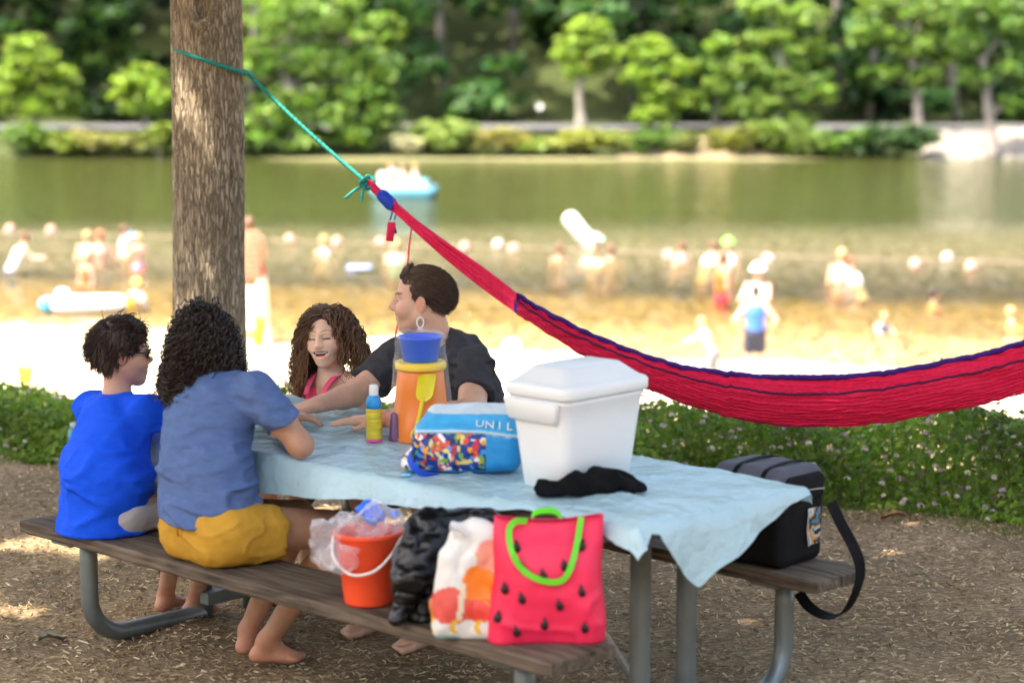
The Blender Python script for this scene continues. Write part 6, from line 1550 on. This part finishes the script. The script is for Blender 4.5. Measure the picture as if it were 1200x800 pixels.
# ================================================================ BATHERS AND WATER THINGS
_FIG = {}
def figure_mesh(pose, part):
    """metre-high figure facing +y, feet at z=0: 'body' or a garment"""
    key = (pose, part)
    if key in _FIG: return _FIG[key]
    f = Field((-.42, -.42, -.03), (.42, .42, 1.32 if pose == 'raise' else 1.05), .014)
    X = lambda sg: np.array([sg, 1, 1.0])
    lean = {'bend': .16}.get(pose, 0.0); hp = np.array([0, 0, .50]); ch = np.array([0, lean*.7, .72]); nk = np.array([0, lean, .825]); hd_ = np.array([0, lean*1.15 + .01, .925])
    def torso(g, i=0.0, lo_=0):
        g.add(cone(hp, ch*.5 + hp*.5, .082+i, .076+i, ((0, 1, 0), .72)), .02); g.add(cone(ch*.5 + hp*.5, ch, .076+i, .092+i, ((0, 1, 0), .68)), .02); g.add(cone(ch, nk - [0, 0, .02], .090+i, .052+i, ((0, 1, 0), .7)), .02)
    sit = pose == 'sit'
    def legs(g, i=0.0, full=True):
        for sg in (-1, 1):
            h_ = hp + [sg*.048, 0, -.02]
            kn = np.array([sg*.075, .24, .47]) if sit else np.array([sg*.06, .03, .27]); an = np.array([sg*.075, .22, .22]) if sit else np.array([sg*.062, -.01, .035])
            if full:
                g.add(cone(h_, kn, .056, .036), .02); g.add(cone(kn, an, .034, .022), .015); g.add(cone(an, an + [0, .075, -.022], .020, .018), .01)
            else: g.add(cone(h_, h_*.35 + kn*.65, .062+i, .056+i), .02)
    if part == 'body':
        torso(f); legs(f); f.add(cone(nk, hd_, .030, .030), .015); f.add(ell(hd_, (.046, .056, .066)), .012); f.add(ell(hd_ + [0, .05, -.012], (.010, .016, .012)), .01)
        for sg in (-1, 1):
            sh_ = nk + [sg*.100, 0, -.035]
            if pose == 'raise': el_, wr_ = sh_ + [sg*.10, .03, .10], sh_ + [sg*.08, .05, .26]
            elif pose == 'reach' or pose == 'bend': el_, wr_ = sh_ + [sg*.03, .10, -.12], sh_ + [sg*.0, .24, -.12]
            elif pose == 'hips': el_, wr_ = sh_ + [sg*.11, -.03, -.15], sh_ + [sg*.01, .05, -.25]
            elif sit: el_, wr_ = sh_ + [sg*.03, .05, -.16], sh_ + [sg*.0, .18, -.20]
            else: el_, wr_ = sh_ + [sg*.035, -.01, -.17], sh_ + [sg*.045, .04, -.33]
            f.add(cone(sh_, el_, .033, .026), .02); f.add(cone(el_, wr_, .025, .018), .012); d = unit(wr_ - el_); f.add(cone(wr_, wr_ + d*.05, .019, .013), .01)
    elif part == 'hair':
        f.add(ell(hd_ + [0, -.008, .012], (.052, .060, .064)), .01); f.sub(ell(hd_ + [0, .06, -.025], (.06, .045, .06)), .01); f.wrinkle(lambda p: .006*fbm(p*40, 2))
    elif part == 'trunks': legs(f, .004, False); f.add(cone(hp - [.03, 0, 0], hp + [.03, 0, 0], .076, .076), .02); f.cut(hp + [0, 0, .055], (0, 0, 1))
    elif part == 'top': torso(f, .008); f.cut(hp + [0, 0, .01], (0, 0, -1)); f.cut(nk + [0, 0, -.02], (0, 0, 1))
    elif part == 'vest': torso(f, .026); f.cut(hp + [0, 0, .06], (0, 0, -1)); f.cut(nk + [0, 0, -.02], (0, 0, 1)); f.sub(cone((0, .2, .6), (0, .2, .9), .03, .03), .01)
    elif part == 'hat': f.add(ell(hd_ + [0, 0, .04], (.055, .065, .05)), .01); f.add(ell(hd_ + [0, 0, .03], (.095, .105, .010)), .008); f.sub(ell(hd_ + [0, .0, -.03], (.052, .06, .05)), .006)
    V, F = f.net(); _FIG[key] = (V, F); return _FIG[key]
def skin_mat(k): return M('bather_skin_' + k, {'fair': (.60, .38, .28), 'tan': (.46, .26, .17), 'brown': (.24, .13, .08)}[k], .5, .1)
BSK = {k: skin_mat(k) for k in ('fair', 'tan', 'brown')}
HM = {'dark': M('bather_hair_dark', (.03, .02, .015), .5, .2), 'brown': M('bather_hair_brown', (.12, .06, .03), .5, .2), 'blond': M('bather_hair_blond', (.40, .28, .12), .5, .2), 'red': M('bather_hair_red', (.35, .10, .04), .5, .2)}
_CM = {}
def cmat(rgb):
    if rgb not in _CM: _CM[rgb] = M('swim_cloth', srgb(*rgb), .7, .08)
    return _CM[rgb]
_ME = {}
def bather(label, px, py, height, face, pose='stand', skin='fair', hair='dark', wear=(), water=True, head_py=None, z=None, group='bathers in the shallow water', name='person'):
    """py: where the body meets the water (or ground); head_py: top of the head"""
    lvl = WATER_Z if z is None else z
    q = Pz(px, py, lvl); d = q[1]*CP - (q[2]-CAM_H)*SP
    if head_py is not None: out = (py - head_py)*d/FPX
    else: out = height
    base = np.array([q[0], q[1], lvl + out - height*.99])
    o = thing(name, label, 'person', base, face - math.pi/2, group); 
    def add(nm, part, mat):
        k = (pose, part, mat.name)
        if k not in _ME:
            V, F = figure_mesh(pose, part); _ME[k] = mesh_np(nm, V, F); _ME[k].materials.append(mat)
        ob = link(nm, _ME[k], None, o); ob.scale = (height,)*3
    add('body', 'body', BSK[skin])
    if hair: add('hair', 'hair', HM[hair])
    for part, rgb in wear: add({'trunks': 'swim_trunks', 'top': 'swim_top', 'vest': 'life_vest', 'hat': 'sun_hat'}[part], part, cmat(rgb))
    return o
UPF = math.pi/2; DN = -math.pi/2
bather('person in white top crouching in the water at the left picture edge', 12, 322, 1.6, .3, 'bend', 'fair', 'brown', (('top', (240, 238, 232)), ('trunks', (60, 62, 80))), head_py=272)
bather('pale person standing waist deep, left one of the pair above the raft', 103, 307, 1.6, UPF, 'stand', 'fair', 'blond', (('trunks', (90, 90, 90)),), head_py=271)
bather('red haired person with dark trunks, right one of the pair above the raft', 118, 309, 1.7, UPF+.4, 'hips', 'fair', 'red', (('trunks', (46, 46, 56)),), head_py=270)
bather('child in orange swimsuit standing just behind the raft', 101, 336, 1.2, -2.2, 'stand', 'fair', 'blond', (('top', (232, 100, 60)), ('trunks', (232, 100, 60))), head_py=298)
bather('person holding out a blue toy in front of the child in pink', 146, 296, 1.6, .2, 'reach', 'fair', 'brown', (('top', (232, 214, 204)),), head_py=264)
bather('child in pink swim trunks wading just left of the big trunk', 163, 312, 1.35, 2.6, 'reach', 'fair', 'blond', (('trunks', (240, 130, 160)),), head_py=274)
bather('child with yellow sun hat and white top in the shallows beside the raft', 168, 358, 1.1, -1.9, 'bend', 'fair', 'blond', (('hat', (248, 214, 90)), ('top', (244, 244, 240))), head_py=326)
bather('swimmer with head and shoulders showing right of the lifeguard chair', 380, 297, 1.7, 2.4, 'stand', 'fair', 'blond', (('top', (240, 236, 226)),), head_py=276)
bather('swimmer in mint green top seen behind the loose hammock cord', 464, 306, 1.6, UPF, 'stand', 'fair', 'blond', (('top', (150, 214, 200)),), head_py=282)
bather('swimmer with dark hair at the rope left of the tilted white float', 656, 304, 1.6, 2.0, 'stand', 'tan', 'brown', (), head_py=286)
bather('swimmer below the tilted white float, left of two', 695, 307, 1.7, -2.0, 'reach', 'fair', 'red', (), head_py=286)
bather('swimmer below the tilted white float, right of two', 716, 304, 1.7, UPF, 'stand', 'fair', 'brown', (), head_py=287)
bather('slim swimmer by the rope left of the broad pale back', 799, 310, 1.6, 2.2, 'stand', 'fair', 'brown', (('trunks', (60, 60, 90)),), head_py=283)
bather('swimmer with broad pale back bending at the rope', 822, 306, 1.7, .6, 'bend', 'fair', 'brown', (('top', (246, 236, 220)),), head_py=284)
bather('person behind the orange vest who wears a lime green cap', 853, 312, 1.7, UPF, 'stand', 'fair', None, (('hat', (120, 226, 90)), ('top', (250, 240, 236))), head_py=280)
bather('person in red and orange life vest standing thigh deep', 847, 352, 1.6, .3, 'stand', 'tan', 'brown', (('vest', (240, 90, 30)), ('trunks', (190, 30, 50))), head_py=296)
bather('person in white hat and white shirt wading behind the blue tank top', 888, 362, 1.75, -2.0, 'reach', 'fair', None, (('hat', (250, 250, 250)), ('top', (250, 250, 250))), head_py=310)
bather('dark haired person in blue tank top standing ankle deep, hands at hips', 884, 446, 1.30, UPF, 'hips', 'fair', 'dark', (('top', (56, 110, 220)), ('trunks', (40, 44, 66))), head_py=334)
bather('child in grey trunks stooping at the shore left of the blue tank top', 836, 436, 1.0, 2.6, 'bend', 'fair', 'blond', (('trunks', (112, 116, 124)),), head_py=372)
bather('pink shouldered swimmer standing at the rope on the right', 986, 330, 1.7, UPF, 'stand', 'fair', 'blond', (('top', (240, 190, 190)),), head_py=292)
bather('red haired swimmer in white beside the pink shouldered one', 1011, 331, 1.6, 2.4, 'bend', 'fair', 'red', (('top', (246, 244, 240)),), head_py=303)
bather('swimmer stretched low with dark cap in the churned water on the right', 1094, 352, 1.6, .1, 'reach', 'fair', 'dark', (), head_py=338)
bather('small child with blue top splashing in the shallows on the right', 1028, 388, 1.0, -1.2, 'bend', 'fair', 'blond', (('top', (90, 140, 180)), ('trunks', (240, 240, 240))), head_py=364)
bather('swimmer at the very right edge of the shallows', 1197, 378, 1.5, 2.0, 'bend', 'fair', 'blond', (('top', (236, 226, 160)),), head_py=362)
# swim line of floats
fl_x = [(12, 267, 'pink'), (60, 268, 'pink'), (340, 279, 'pink'), (395, 282, 'pink'), (446, 283, 'pink'), (545, 288, 'pink'), (584, 285, 'white'), (602, 290, 'pink'), (784, 298, 'pink'), (900, 303, 'white'), (1073, 308, 'pink'), (1110, 301, 'white'), (1138, 311, 'pink')]
where = ['at the far left end', 'above the crouching person', 'nearest the lifeguard chair on its right', 'next right of the blond swimmer', 'under the hammock tag', 'behind the hammock cords, pale pink', 'left of the pink one beyond the hammock', 'just right of the hammock cords', 'right of the tilted float, before the slim swimmer', 'right of the lime green cap', 'midway right of the red haired swimmer', 'with tall white top on the far right', 'last on the right']
FM = {'pink': M('float_pink', (.52, .25, .20), .5, .1), 'white': M('float_white', (.42, .38, .35), .5, .05)}
line = []
for (px, py, kd), wh in zip(fl_x, where):
    q = Pz(px, py + 5, WATER_Z); q[2] = WATER_Z; o = thing('swim_float', kd + ' round float on the swim line ' + wh, 'float', q, 0, 'floats on the swim line')
    prof = [(.02, -.10), (.06, -.09), (.105, -.03), (.115, .04), (.105, .11), (.06, .165), (.02, .175)]
    V, F = lathe(prof, 18); lmesh('ball', (V, F), FM[kd], o); V, F = lathe([(.118, .02), (.120, .03), (.120, .05), (.118, .06)], 18, False); lmesh('band', (V, F), FM['white'], o)
    line.append(q)
line = sorted(line, key=lambda a: a[0]); a0, a1 = np.array([-14, line[0][1]*1.0, WATER_Z]), np.array([14, line[-1][1]-.4, WATER_Z])
pts = spline([a0 + (a1-a0)*t + [0, .1*math.sin(t*40), .055] for t in np.linspace(0, 1, 30)], 200)
o = link('swim_line', mesh_np('swim_line', *tube(pts, .013, 6)), M('line_rope', (.30, .23, .18), .8, .2)); tag(o, 'thin pale rope with floats that bounds the swimming area', 'rope')
# tilted white float
q = Pz(688, 288, WATER_Z); dd = q[1]
o = thing('spar_float', 'large white tubular float tilting out of the water beyond the hammock', 'float', q); a, b = P(690, 284, dd + .3), P(667, 255, dd + .3)
WM = M('float_gloss', (.62, .62, .62), .35, .03)
wmesh('tube', *tube([b + unit(b-a)*.10, b + unit(b-a)*.06, b, a, a + (a-b)*.25], [.05, .13, .17, .17, .17], 20), WM, o)
wmesh('foot', *tube([a + [-.02, -.05, .02], a + [.22, -.1, .06], a + [.30, -.1, .05]], [.19, .15, .06], 16), WM, o); wmesh('ring', *tube([P(699, 277, dd) + [.07*math.cos(t), 0, .07*math.sin(t)] for t in np.linspace(0, 6.283, 16)], .02, 6), FBARK, o)
# inflatable raft
q = Pz(104, 362, WATER_Z); q[2] = WATER_Z
o = thing('inflatable_raft', 'white and blue inflatable raft with yellow end in the shallows at left', 'raft', q, .22)
def ring_tube(hx, hy, r, z0): return [(hx*math.copysign(abs(math.cos(t))**.6, math.cos(t)), hy*math.copysign(abs(math.sin(t))**.6, math.sin(t)), z0) for t in np.linspace(0, 2*math.pi, 60)]
lmesh('rim', tube(ring_tube(.52, .26, .12, .08), .12, 12), M('raft_white', (.82, .85, .86), .4, .04), o)
lmesh('floor', box(.95, .42, .05, .02, (0, 0, .04)), M('raft_blue', srgb(90, 190, 232), .4, .05), o)
lmesh('bow', tube([(-.66, -.18, .08), (-.70, 0, .10), (-.66, .18, .08)], .11, 12), M('raft_cyan', srgb(70, 188, 236), .4, .05), o); lmesh('stern', tube([(.62, -.16, .09), (.66, 0, .11), (.62, .16, .09)], .10, 12), M('raft_yellow', srgb(250, 220, 60), .4, .05), o)
lmesh('pillow', loft([(.14, .08, .14, .05, -.42, 0), (.2, .12, .18, .06, -.42, 0), (.30, .11, .17, .06, -.42, 0), (.34, .06, .12, .05, -.42, 0)], 4), M('raft_sky', srgb(110, 200, 240), .4, .05), o)
q = Pz(153, 287, WATER_Z); o = thing('beach_toy', 'small blue toy held between the two waders left of the trunk', 'toy', P(154, 278, q[1])); lmesh('ball', lathe([(.02, -.1), (.08, -.07), (.11, 0), (.08, .07), (.02, .1)], 14), M('toy_blue', srgb(60, 140, 220), .4, .05), o); lmesh('band', lathe([(.108, -.02), (.115, -.01), (.115, .01), (.108, .02)], 14, False), WM, o)
# swimming board
q = Pz(421, 317, WATER_Z); o = link('swim_board', mesh_np('swim_board', *loft([(0, .22, .12, .1), (.03, .24, .14, .11), (.06, .22, .12, .1)], 6)), M('board_blue', srgb(150, 180, 250), .4, .05), None, q + [0, 0, .03]); tag(o, 'pale blue foam swim board floating between trunk and laughing child', 'swim board')
# pedal boat with three riders
q = Pz(474, 231, WATER_Z); q[2] = WATER_Z; dq = q[1]
o = thing('pedal_boat', 'pale blue pedal boat with riders out on the green water', 'boat', q, -.05)
BW = M('boat_white', (.30, .32, .33), .35, .05); BB = M('boat_blue', srgb(84, 140, 156), .35, .06)
for y in (-.45, .45):
    lmesh('pontoon', loft([(-.15, .62, .12, .1), (0, .80, .17, .14), (.22, .92, .19, .15), (.30, .88, .16, .13)], 6), BB, o, None, True, (0, y, 0))
lmesh('deck', loft([(.26, .70, .50, .1), (.30, .74, .54, .1), (.40, .70, .50, .1)], 5), BW, o); lmesh('seat_back', loft([(.40, .10, .45, .05, -.22, 0), (.62, .07, .42, .05, -.28, 0), (.80, .05, .38, .04, -.33, 0)], 4), BW, o); lmesh('bow_box', loft([(.38, .16, .36, .08, .55, 0), (.50, .12, .30, .07, .56, 0)], 4), BB, o); lmesh('canopy', loft([(.40, .16, .30, .08, -.62, 0), (.62, .12, .26, .08, -.62, 0), (.72, .05, .12, .04, -.62, 0)], 4), BW, o)
for (px, lab, rgb, hr) in ((457, 'rider in orange at the left seat of the pedal boat', (236, 160, 110), 'red'), (471, 'rider in pale grey in the middle of the pedal boat', (214, 206, 200), 'brown'), (486, 'rider in white at the right seat of the pedal boat', (248, 240, 236), 'blond')):
    b_ = P(px, 222, dq); bather(lab, px, 218, 1.3, -1.4 if px == 471 else -.6, 'sit', 'fair', hr, (('top', rgb), ('trunks', (70, 90, 120))), z=float(b_[2]) - .02, head_py=193, group='riders on the pedal boat')
# lifeguard chair on the beach
q = Pz(294, 398, -2.43); gz0 = float(ground_z(q[0], q[1])); q[2] = gz0; d0 = q[1]
o = thing('lifeguard_chair', 'tall white lifeguard chair with slatted brown back on the beach', 'lifeguard chair', q)
CW = M('chair_white', (.78, .78, .76), .6, .06); CB = M('chair_wood', (.36, .20, .13), .7, .2)
for x in (-.17, .17):
    for y in (-.25, .28):
        lmesh('leg', tube([(x*1.25, y*1.25, -.05), (x, y, .98)], .045, 8), CW, o)
for z in (.30, .62): lmesh('rung', box(.42, .05, .09, .01, (0, -.30 + z*.02, z)), CW, o)
lmesh('back_board', box(.40, .03, .52, .01, (0, -.275, .62)), CW, o)
lmesh('seat', box(.44, .52, .05, .01, (0, .02, 1.005)), CB, o)
for k in range(8): lmesh('slat', box(.38, .03, .068, .008, (0, -.24 - .006*k, 1.07 + .085*k)), CB, o)
for x in (-.15, .15): lmesh('back_post', tube([(x, -.21, .99), (x, -.25, 1.70)], .02, 6), CB, o)
lg = bather('lifeguard seated on the tall chair with only the head above its back', 294, 293, 1.55, UPF, 'sit', 'tan', 'brown', (('top', (220, 120, 90)), ('trunks', (190, 40, 40))), z=gz0 + 1.04 - .455*1.55 + .0, head_py=None, group='lifeguards')
lg.location = (q[0], q[1] + .03, gz0 + 1.04 - .455*1.55)
q2 = Pz(303, 402, -2.44); q2[2] = float(ground_z(q2[0], q2[1]))
o = thing('rescue_tube', 'yellow rescue tube standing against the foot of the lifeguard chair', 'rescue tube', q2); lmesh('foam', tube([(0, 0, 0), (.01, 0, .05), (.02, .02, .42), (.03, .03, .46)], [.05, .09, .085, .04], 12), M('rescue_yellow', srgb(250, 212, 40), .5, .05), o); lmesh('cord', tube(spline([(.03, .03, .46), (.14, 0, .3), (.16, -.05, .02)], 14), .012, 6), CW, o)
# things on the sand
def sand_pt(px, py):
    z = -2.42
    for _ in range(12):
        q = Pz(px, py, z); z = float(ground_z(q[0], q[1]))
    q[2] = z; return q
q = sand_pt(600, 421); o = thing('beach_ball', 'white ball on the sand left of the hammock fabric', 'ball', q + [0, 0, .15]); lmesh('ball', lathe([(.01, -.15), (.075, -.13), (.13, -.075), (.15, 0), (.13, .075), (.075, .13), (.01, .15)], 22), WM, o); lmesh('valve', lathe([(.012, .149), (.014, .155), (.006, .158)], 10), CW, o)
q = sand_pt(30, 448); o = thing('sand_castle_bucket', 'yellow toy bucket standing on the sand at far left', 'bucket', q); lmesh('wall', lathe([(.07, 0), (.09, .01), (.12, .2), (.125, .21), (.11, .2), (.08, .02)], 20), M('toy_yellow', srgb(250, 216, 70), .4, .05), o); lmesh('handle', tube(spline([(-.12, 0, .2), (-.07, 0, .29), (.07, 0, .29), (.12, 0, .2)], 14), .008, 6), CW, o)
q = T(-1.0, 1.0, 0); q = P(86, 500, 10.6)
o = thing('water_bottle', 'small teal bottle standing among the plants left of the boy', 'bottle', q + [0, 0, -.05]); lmesh('wall', lathe([(.02, -.20), (.028, -.19), (.030, -.02), (.026, .03), (.014, .045)], 18), M('bottle_teal', srgb(70, 150, 165), .3, .05), o); lmesh('cap', lathe([(.016, .045), (.016, .068), (.008, .07)], 14), M('bottle_cap', srgb(200, 220, 220), .4, .05), o)
